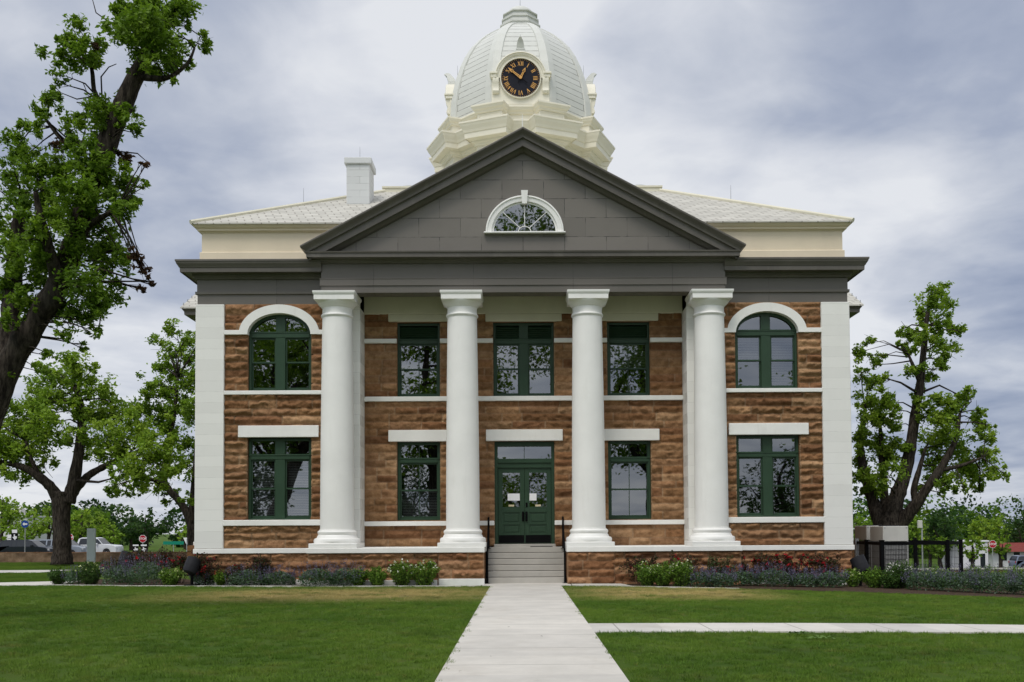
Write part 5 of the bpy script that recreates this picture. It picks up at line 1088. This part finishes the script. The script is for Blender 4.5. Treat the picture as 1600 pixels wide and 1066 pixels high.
for i, (k_, lab, px_, Y_, w_, h_, pal, fl_) in enumerate(PL):
    if 470 < px_ < 700: Y_ = -1.16
    if k_ in ('bush', 'hedge') and 550 < px_ < 1080: w_ *= 1.3; h_ *= 1.14
    if k_ == 'cat': h_ *= 1.1
    if 980 < px_ < 1150: Y_ = min(Y_-.9, -1.1 if k_ == 'rose' else -1.75)
    plant(k_, lab, px_, Y_, w_, h_, 300+i, {'cat': GC, 'bush': GB, 'hedge': GB, 'rose': GR}[k_], {'cat': 'flowers', 'bush': 'shrub', 'hedge': 'shrub', 'rose': 'rose bush'}[k_], pal, fl_)

for i, (lab, px_, py_, sz, col_) in enumerate((('dark dry leaf near the middle of the front walk', 846, 995, .075, (.05, .04, .03)), ('curled dry leaf left of centre on the front walk', 767, 1027, .07, (.05, .045, .03)), ('small dark leaf near the left edge of the front walk', 719, 1050, .06, (.05, .04, .03)), ('tiny dry leaf on the far half of the front walk', 795, 980, .05, (.09, .07, .05)), ('dry leaf at the bottom centre of the front walk', 838, 1062, .06, (.06, .05, .04)),
        ('green leafy sprig lying across the side walk', 1285, 996, .30, (.12, .20, .05)), ('green clump of leaves at the edge of the side walk', 1253, 989, .16, (.08, .14, .04)))):
    d_ = ray(px_, py_); t_ = (.03-CAM[2])/d_[2]; q = CAM+d_*t_; q[2] = float(gz(q[0], q[1]))+.035; rs = np.random.RandomState(700+i); n = 1 if sz < .1 else 26
    P_ = np.zeros((n, 3)) if n == 1 else rs.normal(size=(n, 3))*np.array([sz*.5, sz*.35, .012])+np.array([0, 0, .03])
    V_, F_, K_ = leaf_arrays(P_, np.full(n, sz if n == 1 else .09), rs, np.tile(np.array(col_), (n, 1)), 0, .6); V_[:, 2] = np.abs(V_[:, 2])*.5
    o = np_mesh('fallen_leaf' if n == 1 else 'leafy_sprig', V_, F_, M['herb'], None, K_); o.location = tuple(q); tag(o, lab, 'leaf' if n == 1 else 'sprig', 'fallen leaves on the paths')

# ------------------------------------------------------------------ floodlights
def flood(label, px, py, Y, dia, ln, lean, zbase):
    q = at(px, py, Y); g0 = zbase; t = empty('floodlight', (q[0], q[1], g0)); tag(t, label, 'floodlight', 'dark drum floodlights in the beds'); h = q[2]-g0
    ax = Vector((math.sin(R(lean)), .35, math.cos(R(lean)))).normalized(); rot = ax.to_track_quat('Z', 'Y').to_matrix()
    def emit(mb, name, mat, off): mb.v = [tuple(rot @ Vector(p)+Vector(off)) for p in mb.v]; return mb.build(name, M[mat], t, auto=40)
    r_ = dia/2; mb = MB(); mb.lathe([(r_*.55, -ln*.55), (r_*.9, -ln*.48), (r_, -ln*.3), (r_, -.02), (r_*1.03, -.02), (r_*1.03, .03), (r_, .03), (r_, ln*.5), (r_*.94, ln*.5), (r_*.94, ln*.38)], n=28, cap=False); mb.lathe([(.005, -ln*.56), (r_*.55, -ln*.55)], n=28, cap=False); emit(mb, 'housing', 'darkgrey', (0, 0, h))
    mb = MB(); mb.lathe([(.005, ln*.40), (r_*.93, ln*.385)], n=28, cap=False); emit(mb, 'lens', 'carglass', (0, 0, h))
    mb = MB(); mb.tube([(-r_*1.08, 0, h), (-r_*1.08, 0, h-ln*.62), (r_*1.08, 0, h-ln*.62), (r_*1.08, 0, h)], .02, 6); mb.build('yoke', M['black'], t)
    mb = MB(); mb.tube([(0, 0, 0), (0, 0, max(.05, h-ln*.6))], .045, 10); mb.cbox(-.2, .2, -.15, .15, -.02, .05, .01); mb.build('stand', M['black'], t)
flood('dark drum floodlight tilted right in front of the left corner pilaster', 300, 884, -.55, .44, .46, 16, .02)
flood('dark floodlight half hidden by rose bushes behind the left bed', 197, 874, 1.9, .44, .44, 12, .02)
flood('dark drum floodlight leaning left in front of the grey units', 1344, 883, -.75, .46, .5, -18, -.18)

# ------------------------------------------------------------------ cooling units and their mesh fence
def unit(label, x0, x1, y0, y1, zt, g0):
    t = empty('cooling_unit', ((x0+x1)/2, (y0+y1)/2, g0)); tag(t, label, 'air conditioner', 'grey cooling units'); w2, d2, H_ = (x1-x0)/2, (y1-y0)/2, zt-g0
    mat = M['unit']; mb = MB(); mb.cbox(-w2, w2, -d2, d2, H_-.50, H_, .015); mb.build('upper_panel', mat, t)
    mb = MB(); mb.cbox(-w2+.03, w2-.03, -d2+.03, d2-.03, .12, H_-.52, .01)
    for sx in (-1, 1):
        for sy in (-1, 1): mb.box(sx*(w2-.03)-.03, sx*(w2-.03)+.03, sy*(d2-.03)-.03, sy*(d2-.03)+.03, 0, H_-.5)
    mb.build('cabinet', M['unit_side'], t)
    mb = MB()
    for i in range(14):
        x = -w2+.08+i*(2*w2-.16)/13; mb.box(x-.004, x+.004, -d2+.015, -d2+.025, .16, H_-.55)
    for i in range(8):
        z = .2+i*(H_-.8)/7; mb.box(-w2+.06, w2-.06, -d2+.012, -d2+.02, z-.004, z+.004)
    mb.build('coil_guard', M['darkgrey'], t)
    mb = MB(); mb.lathe([(.32, H_), (.32, H_+.03), (.29, H_+.03), (.29, H_+.005), (.05, H_+.005), (.05, H_+.02), (.005, H_+.02)], n=24, cap=False); mb.build('fan_guard', M['darkgrey'], t)
    for sx in (-1, 1): mb = MB(); mb.lathe([(.022, 0), (.022, .012), (.005, .014)], n=8, cap=False); mb.v = [(sx*(w2-.06)+x, -d2-z, H_-.05+y) for x, y, z in mb.v]; mb.build('bolt', M['steel'], t)
M['unit'] = paint('beige_unit', (.52, .51, .47), .5, .05, 1.5, .15, (.25, .23, .2), .03); M['unit_side'] = paint('grey_coil', (.26, .26, .255), .6, .1, 4., .2, bstr=.1)
unit('pale grey cooling unit nearest the viewer behind the black mesh fence', 11.66, 12.49, 1.2, 2.4, 1.72, -.2)
unit('second grey cooling unit, behind the nearest one beside the courthouse corner', 11.66, 12.49, 2.75, 3.95, 1.74, -.2)
fe = empty('mesh_fence', (11.27, .25, -.2)); tag(fe, 'black square post and wire mesh fence around the grey cooling units', 'fence')
def fpost(x, y, wd=.085, zt=1.46): mb = MB(); mb.cbox(x-wd/2, x+wd/2, y-wd/2, y+wd/2, -.15, zt, .006); mb.cbox(x-wd/2-.01, x+wd/2+.01, y-wd/2-.01, y+wd/2+.01, zt, zt+.02, .004); mb.build('post', M['black'], fe)
def frun(p0, p1):
    p0, p1 = np.array(p0), np.array(p1); L_ = np.linalg.norm(p1-p0); t_ = (p1-p0)/L_; n_ = np.array([-t_[1], t_[0]])*.02
    for z0, z1 in ((1.32, 1.42), (.02, .07)): mb = MB(); q = [p0-n_, p1-n_, p1+n_, p0+n_]; mb.loft([[(a, b_, z) for a, b_ in q] for z in (z0, z1)], True, True, True); mb.build('rail', M['black'], fe)
    mb = MB(); k = int(L_/.10)
    for i in range(1, k): q = p0+(p1-p0)*i/k; mb.tube([(q[0], q[1], .05), (q[0], q[1], 1.34)], .0035, 4, False)
    for i in range(1, 6): z = .07+1.25*i/6; mb.tube([(p0[0], p0[1], z), (p1[0], p1[1], z)], .0035, 4, False)
    mb.build('wire_panel', M['black'], fe)
fpts = [(0, 0), (1.06, 0), (2.08, 0), (2.72, .5)]
for a_, b_ in zip(fpts[:-1], fpts[1:]): frun(a_, b_)
for p_ in fpts: fpost(*p_, wd=.13 if p_ == (0, 0) else .1)
bk = [(0, 0), (0, 1.4), (0, 4.2), (1.7, 4.2), (2.72, 4.2), (2.72, .5)]
for a_, b_ in zip(bk[:-1], bk[1:]): frun(a_, b_)
for p_ in bk[1:5]: fpost(*p_, wd=.1)
mb = MB(); mb.cbox(-.06, .06, 2.3, 2.42, -.15, 1.5, .006); mb.build('gate_post', M['steel'], fe)
pole = at(1441, 850, 38.); t = empty('camera_pole', (pole[0], 38., float(gz(pole[0], 38.)))); tag(t, 'slim grey pole carrying a pale box, beyond the mesh fence', 'pole')
zt = at(1443, 816, 38.)[2]-t.location[2]; mb = MB(); mb.tube([(0, 0, 0), (0, 0, zt)], [.06, .045], 10); mb.build('shaft', M['steel'], t); mb = MB(); mb.cbox(-.28, .02, -.1, .12, zt-.42, zt+.12, .03); mb.build('camera_box', M['unit'], t)

# ------------------------------------------------------------------ street furniture
M['red'] = paint('sign_red', (.36, .012, .025), .4, .05, 3., 0, bstr=0); M['signwhite'] = paint('sign_white', (.72, .72, .72), .45, .03, 3., 0, bstr=0); M['signblue'] = paint('sign_blue', (.015, .06, .27), .4, .05, 3., 0, bstr=0); M['signgreen'] = paint('sign_green', (.01, .20, .13), .4, .05, 3., 0, bstr=0); M['slabwhite'] = paint('slab_white', (.52, .58, .57), .5, .03, 1., .06, bstr=.02)
def text(body, size, mat, parent, loc):
    cu = bpy.data.curves.new('lettering', 'FONT'); cu.body = body; cu.size = size; cu.align_x = 'CENTER'; cu.align_y = 'CENTER'; cu.extrude = .003; cu.offset = size*.02; cu.materials.append(M[mat])
    o = bpy.data.objects.new('lettering', cu); link(o, parent); o.location = loc; o.rotation_euler = (R(90), 0, 0)
    me = bpy.data.meshes.new_from_object(o); me.materials.clear(); me.materials.append(M[mat]); o2 = bpy.data.objects.new('lettering', me); link(o2, parent); o2.location = loc; o2.rotation_euler = (R(90), 0, 0); bpy.data.objects.remove(o); return o2
def ngon(n, r_, rot=0.): return [(r_*math.cos(rot+2*math.pi*i/n), r_*math.sin(rot+2*math.pi*i/n)) for i in range(n)]
def plate(poly, y0, y1, name, mat, parent, dz=0): mb = MB(); mb.prism([(x, z+dz) for x, z in poly], y0, y1); return mb.build(name, M[mat], parent)
def stop_sign(label, px, py, Y, extra=False):
    q = at(px, py, Y); g0 = float(gz(q[0], Y)); h = q[2]-g0; t = empty('stop_sign', (q[0], Y, g0)); tag(t, label, 'stop sign', 'stop signs in the street')
    mb = MB(); mb.cbox(-.03, .03, .01, .06, 0, h+.3, .005); mb.build('post', M['steel'], t)
    p = plate(ngon(8, .41, math.pi/8), -.005, .005, 'sign_plate', 'signwhite', t, h); plate(ngon(8, .375, math.pi/8), -.009, -.006, 'red_face', 'red', p, h); text('STOP', .30, 'signwhite', p, (0, -.012, h))
    if extra:
        for dx in (-.72, .12):
            a_ = plate([(dx-.3, -.6), (dx+.3, -.6), (dx+.3, -.75), (dx-.3, -.75)], -.01, 0, 'header_plate', 'signwhite', t, h)
            b2 = plate([(dx-.3, -1.42), (dx+.3, -1.42), (dx+.3, -.80), (dx-.3, -.80)], -.01, 0, 'route_shield', 'black', t, h)
            plate([(dx+a*.27, -1.11+b_*.28) for a, b_ in ((-.95, .1), (-.35, .12), (-.3, .9), (.1, .9), (.1, .45), (.9, .35), (.95, -.25), (.45, -.45), (.2, -.95), (-.1, -.5), (-.45, -.35))], -.014, -.011, 'white_emblem', 'signwhite', b2, h)
            plate([(dx-.3, -1.47), (dx+.3, -1.47), (dx+.3, -1.75), (dx-.3, -1.75)], -.01, 0, 'arrow_plate', 'signwhite', t, h)
        mb = MB(); mb.cbox(-.75, -.69, .01, .05, 0, h-.6, .005); mb.build('post', M['steel'], t)
    return t
stop_sign('stop sign above black and white route plates, left of the courthouse', 223, 842, 72, True)
stop_sign('stop sign half hidden behind the trunk of the pollarded tree', 109, 840, 73)
stop_sign('stop sign on a grey post near the red roof, far right', 1551, 850.5, 68)
q = at(39, 819, 27.); g0 = float(gz(q[0], 27.)); t = empty('arrow_sign', (q[0], 27., g0)); tag(t, 'round blue sign with a white left arrow on a thin pole', 'road sign'); h = q[2]-g0
mb = MB(); mb.tube([(0, .03, 0), (0, .03, h)], .025, 8); mb.build('post', M['steel'], t); p = plate(ngon(28, .22), -.005, .005, 'disc', 'signblue', t, h)
plate([(-.15, 0), (-.03, .11), (-.03, .045), (.14, .045), (.14, -.045), (-.03, -.045), (-.03, -.11)], -.009, -.006, 'arrow', 'signwhite', p, h)
q = at(19, 838, 72.); g0 = float(gz(q[0], 72.)); t = empty('route_sign', (q[0], 72., g0)); tag(t, 'black and white route plates above the black car at the left edge', 'road sign'); h = q[2]-g0
mb = MB(); mb.cbox(-.03, .03, .01, .05, 0, h+.6, .005); mb.build('post', M['steel'], t)
for dx, dz, wd, hh, mt in ((.25, .42, .26, .26, 'signwhite'), (.25, -.12, .34, .45, 'black'), (-.28, -.05, .22, .16, 'signwhite'), (-.28, -.42, .22, .16, 'signwhite')):
    pp = plate([(dx-wd, dz-hh), (dx+wd, dz-hh), (dx+wd, dz+hh), (dx-wd, dz+hh)], -.01, 0, 'sign_plate', mt, t, h)
    if mt == 'black': plate([(dx+a*.28, dz+b_*.36) for a, b_ in ((-.8, .1), (-.3, .12), (-.25, .9), (.1, .9), (.1, .4), (.8, .3), (.85, -.25), (.4, -.45), (.2, -.95), (-.1, -.5), (-.4, -.35))], -.014, -.011, 'white_emblem', 'signwhite', pp, h)
q = at(271, 848.5, 66.); g0 = float(gz(q[0], 66.)); t = empty('street_name_sign', (q[0], 66., g0)); tag(t, 'green street name sign beside the left corner of the courthouse', 'street sign'); h = q[2]-g0
mb = MB(); mb.tube([(0, .03, 0), (0, .03, h)], .035, 8); mb.build('post', M['steel'], t); p = plate([(-1., -.16), (1., -.16), (1., .16), (-1., .16)], -.01, .01, 'blade', 'signgreen', t, h)
q = at(292, 845, 66.); t = empty('yield_sign', (q[0], 66., float(gz(q[0], 66.)))); tag(t, 'white downward triangle sign on a post at the left corner of the courthouse', 'road sign'); h = q[2]-t.location[2]
mb = MB(); mb.cbox(-.03, .03, -.05, -.01, 0, h+.2, .005); mb.build('post', M['steel'], t); plate([(-.36, .3), (.36, .3), (.05, -.36), (-.05, -.36)], -.004, .004, 'plate', 'signwhite', t, h)
q = at(142.5, 876, 22.); g0 = float(gz(q[0], 22.)); t = empty('sign_slab', (q[0], 22., g0)); tag(t, 'blank pale upright sign slab on two short legs on the left lawn', 'sign'); zt = at(142, 826, 22.)[2]-g0
mb = MB(); mb.cbox(-.22, .22, -.06, .06, .13, zt, .01); mb.build('panel', M['slabwhite'], t)
for sx in (-.17, .17): mb = MB(); mb.cbox(sx-.035, sx+.035, -.035, .035, 0, .135, .004); mb.build('leg', M['signwhite'], t)
# low stone walls
def rubble(name, label, p0, p1, h0, h1, th, cap=False):
    p0, p1 = np.array(p0, float), np.array(p1, float); L_ = np.linalg.norm(p1-p0); nx, nz = int(L_/.12), 7; t_ = (p1-p0)/L_; n_ = np.array([t_[1], -t_[0]]); rs = np.random.RandomState(9)
    U, W_ = np.meshgrid(np.linspace(0, L_, nx), np.linspace(0, 1, nz), indexing='ij'); g_ = gz(p0[0]+t_[0]*U, p0[1]+t_[1]*U); hh = h0+(h1-h0)*U/L_; Z = g_-.1+(hh+.1)*W_
    dsp = .10*fbm(U*2.2, W_*3.1, 4); X_ = p0[0]+t_[0]*U+n_[0]*dsp; Y_ = p0[1]+t_[1]*U+n_[1]*dsp; V_ = np.stack([X_, Y_, Z], -1).reshape(-1, 3)
    I, J = np.meshgrid(np.arange(nx-1), np.arange(nz-1), indexing='ij'); a_ = (I*nz+J).ravel(); cc = .6+.9*vnoise(U*1.7, W_*2.4); cols = (np.array([.17, .115, .075])*cc[..., None]).reshape(-1, 3)
    t = empty(name, (0, 0, 0)); tag(t, label, 'wall'); np_mesh('face', V_, np.stack([a_, a_+nz, a_+nz+1, a_+1], 1), M['stone'], t, cols)
    mb = MB(); k = 24; rings = []
    for i in range(k+1):
        u = L_*i/k; c_ = p0+t_*u; g_ = float(gz(*c_)); z = g_+h0+(h1-h0)*u/L_; f_ = c_+n_*.04; b_ = c_-n_*th; up_ = .09 if cap else .015; rings.append([(f_[0]+n_[0]*.06*cap, f_[1]+n_[1]*.06*cap, z), (f_[0]+n_[0]*.06*cap, f_[1]+n_[1]*.06*cap, z+up_), (b_[0], b_[1], z+up_), (b_[0], b_[1], g_-.2)])
    mb.loft(rings, True, True, True); mb.build('coping', M['kerb'] if cap else M['stone_side'], t)
rubble('stone_wall', 'low brown rubble wall along the left edge of the lawn', (-58, 25.7), (-16.5, 25.7), .66, .52, .4)
rubble('garden_wall', 'low brown wall with a white coping beyond the mesh fence', (20, 44), (48, 44), .22, .22, .4, True)

# ------------------------------------------------------------------ vehicles
M['tyre'] = paint('tyre_rubber', (.018, .018, .018), .85, .1, 5., 0, bstr=0); M['rim'] = paint('wheel_rim', (.35, .35, .36), .35, .05, 3., 0, bstr=0, metallic=.6)
M['lamp'] = paint('lamp_glass', (.6, .6, .6), .2, .03, 3., 0, bstr=0); M['taillamp'] = paint('tail_lamp', (.35, .01, .012), .25, .03, 3., 0, bstr=0)
def carpaint(name, col):
    m, nt, b = newmat(name); b.inputs['Base Color'].default_value = (*col, 1); b.inputs['Roughness'].default_value = .28; b.inputs['Coat Weight'].default_value = .6; b.inputs['Coat Roughness'].default_value = .05; b.inputs['Metallic'].default_value = .15; return m
PROF = {'suv': (4.9, 1.95, [(0, .45), (0, .95), (.08, 1.08), (1.05, 1.16), (1.15, 1.18)], [(.16, 1.10), (.42, 1.66), (.8, 1.74), (2.9, 1.74), (3.25, 1.66), (3.95, 1.12)], [(3.95, 1.12), (4.7, 1.0), (4.87, .86), (4.9, .45)]),
        'pickup': (5.8, 2.0, [(0, .5), (0, 1.12), (.05, 1.16), (1.75, 1.16)], [(1.8, 1.16), (1.95, 1.80), (2.2, 1.90), (3.5, 1.90), (3.8, 1.82), (4.35, 1.22)], [(4.35, 1.22), (5.55, 1.10), (5.75, .98), (5.8, .5)]),
        'sedan': (4.7, 1.82, [(0, .4), (0, .85), (.1, .98), (.75, 1.02)], [(.75, 1.02), (1.3, 1.38), (1.7, 1.45), (2.7, 1.45), (3.0, 1.4), (3.7, .98)], [(3.7, .98), (4.4, .86), (4.62, .72), (4.7, .4)])}
def vehicle(kind, name, label, cat, px, Y, flip, col, centre=True, zoff=0.):
    L_, W_, rear, cab, front = PROF[kind]; x = float(at(px, 860, Y)[0]); g0 = float(gz(x, Y))+.03+zoff; t = empty(name, (x, Y, g0), math.pi if flip else 0.); tag(t, label, cat, 'vehicles parked in the street'); mat = carpaint(name+'_paint', col); hw = W_/2
    sill = [(L_, .32), (0, .32)]
    low = [(a, b_) for a, b_ in rear]+[(cab[0][0], cab[0][1]), (cab[-1][0], cab[-1][1])]+front[1:]+sill
    mb = MB(); rings = []
    for y, ins, dz in ((-hw+.10, .05, 0), (-hw+.02, .015, 0), (-hw, 0, 0), (hw, 0, 0), (hw-.02, .015, 0), (hw-.10, .05, 0)):
        yy = y
        rings.append([(min(max(a, ins), L_-ins)-L_/2, yy, b_-(ins*.6 if b_ > .9 else 0)) for a, b_ in low])
    rings = [rings[0], rings[1], rings[2], rings[3], rings[4], rings[5]]
    rings[0] = [(p[0], -hw, p[2]) for p in rings[2]]; body = MB(); n = len(low)
    body.loft([[(p[0]*(1-.012*abs(k)), y, p[2]-(.03 if (abs(y) > hw-.03 and p[2] > .9) else 0)) for p in rings[2]] for k, y in ((1, -hw), (0, -hw+.06), (0, hw-.06), (1, hw))], True, True, True); bo = body.build('body', mat, t, auto=35)
    # cabin: tapered greenhouse with glass bands and a painted roof
    tw_ = hw-.22; bl = hw-.05; z0_, z1_ = cab[0][1], max(b_ for _, b_ in cab)
    yw = lambda z: bl+(tw_-bl)*(z-z0_)/(z1_-z0_)
    g = MB(); g.loft([[(a-L_/2, -yw(b_), b_) for a, b_ in cab], [(a-L_/2, yw(b_), b_) for a, b_ in cab]], True, True, True); g.build('windows', M['carglass_s'], t)
    rfm = MB(); top = [(a, b_) for a, b_ in cab if b_ > z1_-.12]
    rfm.loft([[(a-L_/2, -yw(b_)-.012, b_+.012), (a-L_/2, yw(b_)+.012, b_+.012)] for a, b_ in top], False)
    rfm.loft([[(a-L_/2, -yw(b_)-.014, b_+.012), (a-L_/2, -yw(b_-.09)-.016, b_-.09)] for a, b_ in top], False); rfm.loft([[(a-L_/2, yw(b_)+.014, b_+.012), (a-L_/2, yw(b_-.09)+.016, b_-.09)] for a, b_ in top], False)
    def pillar(a, b_, wd):
        for s in (-1, 1): rfm.loft([[(p[0]-L_/2-wd, s*(yw(p[1])+.012), p[1]), (p[0]-L_/2+wd, s*(yw(p[1])+.012), p[1])] for p in (a, b_)], False)
    pillar(cab[0], top[0], .09); pillar(cab[-1], top[-1], .045); mid = (top[0][0]+top[-1][0])/2
    pillar((mid, z0_), (mid, z1_-.05), .05)
    if kind == 'suv': pillar((1.35, z0_), (1.35, z1_-.05), .06)
    rfm.build('roof', mat, t)
    for wx in ((.98, L_-.95) if kind != 'pickup' else (1.15, L_-1.0)):
        for s in (-1, 1):
            r_ = .36 if kind != 'pickup' else .40; wm = MB(); wm.lathe([(r_*.62, -.11), (r_*.96, -.11), (r_, -.08), (r_, .08), (r_*.96, .11), (r_*.62, .11)], n=22); wm.v = [(wx-L_/2+x_, s*(hw-.10)+z_, r_+y_) for x_, y_, z_ in wm.v]; wh = wm.build('wheel', M['tyre'], t, auto=40)
            rm = MB(); rm.lathe([(.005, .1), (r_*.2, .125), (r_*.25, .1), (r_*.55, .105), (r_*.63, .125)], n=18, cap=False); rm.v = [(wx-L_/2+x_, s*(hw-.10)+s*z_, r_+y_) for x_, y_, z_ in rm.v]; rm.build('rim', M['rim'], wh)
            ar = MB(); ar.lathe([(r_+.07, -.012), (r_+.07, .012), (r_-.02, .012), (r_-.02, -.012)], n=22, cap=False); ar.v = [(wx-L_/2+x_, s*(hw+.002)+z_, r_+max(y_, -.05)) for x_, y_, z_ in ar.v]; ar.build('wheel_arch', M['black'], t)
    for s in (-1, 1):
        lm = MB(); lm.cbox(L_/2-.16, L_/2+.004, s*(hw-.28)-.17, s*(hw-.28)+.19*1, .68, .86, .02); lm.build('headlight', M['lamp'], t)
        lm = MB(); lm.cbox(-L_/2-.006, -L_/2+.10, s*(hw-.12)-.10, s*(hw-.12)+.1, .78, 1.02, .015); lm.build('tail_light', M['taillamp'], t)
        mi = MB(); mi.cbox(cab[-1][0]-L_/2-.62, cab[-1][0]-L_/2-.42, s*(hw+.09)-.09, s*(hw+.09)+.09, z0_+.0, z0_+.16, .02); mi.build('mirror', mat, t)
        hd = MB(); hd.cbox(mid-L_/2+.15, mid-L_/2+.33, s*hw-.02, s*hw+.02, z0_-.16, z0_-.13, .005); hd.build('handle', mat, t)
    return t
M['carglass_s'] = paint('tinted_glass', (.018, .022, .027), .08, .05, 1., 0, bstr=0)
vehicle('suv', 'suv', 'black suv at the left edge facing right behind the rubble wall', 'car', 42, 66.5, False, (.010, .013, .020))
vehicle('suv', 'suv', 'silver grey suv partly hidden by the trunk of the pollarded tree', 'car', 96, 70, False, (.24, .27, .31))
vehicle('pickup', 'pickup_truck', 'white pickup truck behind the pale sign slab', 'pickup', 144, 73, False, (.62, .63, .64))
vehicle('sedan', 'sedan', 'grey sedan behind the rose bushes and the hidden floodlight', 'car', 213, 58, True, (.22, .25, .29), zoff=0.)
vehicle('suv', 'suv', 'blue grey suv cropped by the right edge, seen from its tail side', 'car', 1611, 94, False, (.14, .17, .23))

# ------------------------------------------------------------------ far buildings
M['plaster'] = paint('white_plaster', (.62, .62, .62), .8, .05, .6, .2); M['redroof'] = paint('red_roof', (.17, .035, .028), .7, .1, 2., .1)
def house(name, label, x0, x1, y0, y1, h, roof='flat', roofmat='plaster', wins=(), g0=None):
    cx_ = (x0+x1)/2; g0 = float(gz(cx_, y0)) if g0 is None else g0; t = empty(name, (cx_, (y0+y1)/2, g0)); tag(t, label, 'building'); w2, d2 = (x1-x0)/2, (y1-y0)/2
    mb = MB(); mb.box(-w2, w2, -d2, d2, -.3, h); mb.build('wall', M['plaster'], t)
    mb = MB()
    if roof == 'flat': mb.cbox(-w2-.15, w2+.15, -d2-.15, d2+.15, h, h+.22, .03)
    else: mb.loft([[(-w2-.5, -d2-.9, h-.05), (-w2-.5, 0, h+1.1), (-w2-.5, d2+.9, h-.05)], [(w2+.5, -d2-.9, h-.05), (w2+.5, 0, h+1.1), (w2+.5, d2+.9, h-.05)]], True, True, True)
    mb.build('roof', M[roofmat], t)
    for (a_, b_, z0, z1, kind) in wins:
        mb = MB(); mb.box(a_, b_, -d2-.03, -d2+.02, z0, z1); o = mb.build(kind, M['signwhite'], t); mb = MB(); mb.box(a_+.07, b_-.07, -d2-.04, -d2-.032, z0+.07, z1-.07); mb.build('pane', M['carglass_s'], o)
    return t
q = at(16, 806, 100.); hb = house('flat_roofed_building', 'long white flat roofed building behind trees at the far left', q[0]-24, q[0]+2.2, 100, 112, q[2]-float(gz(q[0]-10, 100))-.2, wins=[(-9, -7.4, 1., 2.4, 'window'), (3, 4.6, 1., 2.4, 'window'), (8, 9.6, 1., 2.4, 'window'), (10.6, 11.7, 0, 2.2, 'door')])
q2 = at(25, 801, 104.); hv = MB(); hv.cbox(-.5, .5, -.6, .6, 0, 1.0, .04); hv.lathe([(.35, 1.), (.35, 1.12), (.3, 1.12)], n=16); o = hv.build('roof_cooler', M['unit']); o.location = (q2[0], 105, hb.location[2]+at(16, 806, 100.)[2]-float(gz(at(16, 806, 100.)[0]-10, 100))-.2+.22); tag(o, 'white cooler box standing on the flat roof at the far left', 'cooler')
q = at(1524, 846, 96.); house('white_house', 'white low building behind bushes beyond the end of the mesh fence', q[0]-1.6, q[0]+1.6, 96, 103, q[2]-float(gz(q[0], 96))-.1, wins=[(-1.0, .0, .9, 2.2, 'window'), (.5, 1.3, 0, 2.1, 'door')])
q = at(1585, 858, 104.); house('cafe_building', 'white low building with a red pitched roof at the right edge', q[0]-3.0, q[0]+9, 104, 112, q[2]-float(gz(q[0], 104))-.3, 'pitched', 'redroof', [(-5, -4, .8, 2.1, 'window'), (-3.2, -2.2, 0, 2.1, 'door'), (-1.2, .4, .8, 2.1, 'window')])

# ------------------------------------------------------------------ far woods that close the horizon
def woods(x0, x1, y0, y1, h, n, seed):
    rs = np.random.RandomState(seed); k = int((x1-x0)*(y1-y0)/45); cx_ = rs.uniform(x0, x1, k); cy_ = rs.uniform(y0, y1, k); hh = h*rs.uniform(.6, 1.15, k)*(.8+.5*vnoise(cx_*.03, cy_*.03)); w_ = rs.randint(0, k, n)
    u = rs.normal(size=(n, 3)); u /= np.linalg.norm(u, axis=1)[:, None]; r_ = hh[w_]*.42; P_ = np.stack([cx_[w_]+u[:, 0]*r_, cy_[w_]+u[:, 1]*r_, gz(cx_, cy_)[w_]+hh[w_]*.52+u[:, 2]*hh[w_]*.5], 1)+rs.normal(size=(n, 3))*.35
    pb = np.array(PAL_DARK+PAL_DEEP[:2]); tint = pb[rs.randint(0, len(pb), k)][w_]; return leaf_arrays(P_, rs.uniform(.5, 1.0, n), rs, tint*rs.uniform(.75, 1.25, (n, 1)), ratio=.7)
parts_ = [woods(-190, -40, 128, 165, 6.5, 60000, 1), woods(40, 200, 140, 185, 8.5, 60000, 2), woods(-60, 60, 170, 200, 6, 20000, 3)]
Vv, Ff, Kk, b0 = [], [], [], 0
for V_, F_, K_ in parts_: Vv.append(V_); Ff.append(F_+b0); Kk.append(K_); b0 += len(V_)
tag(np_mesh('distant_woods', np.concatenate(Vv), np.concatenate(Ff), M['leaf'], None, np.concatenate(Kk)), 'band of far off woods along the horizon', 'woods', kind='stuff')
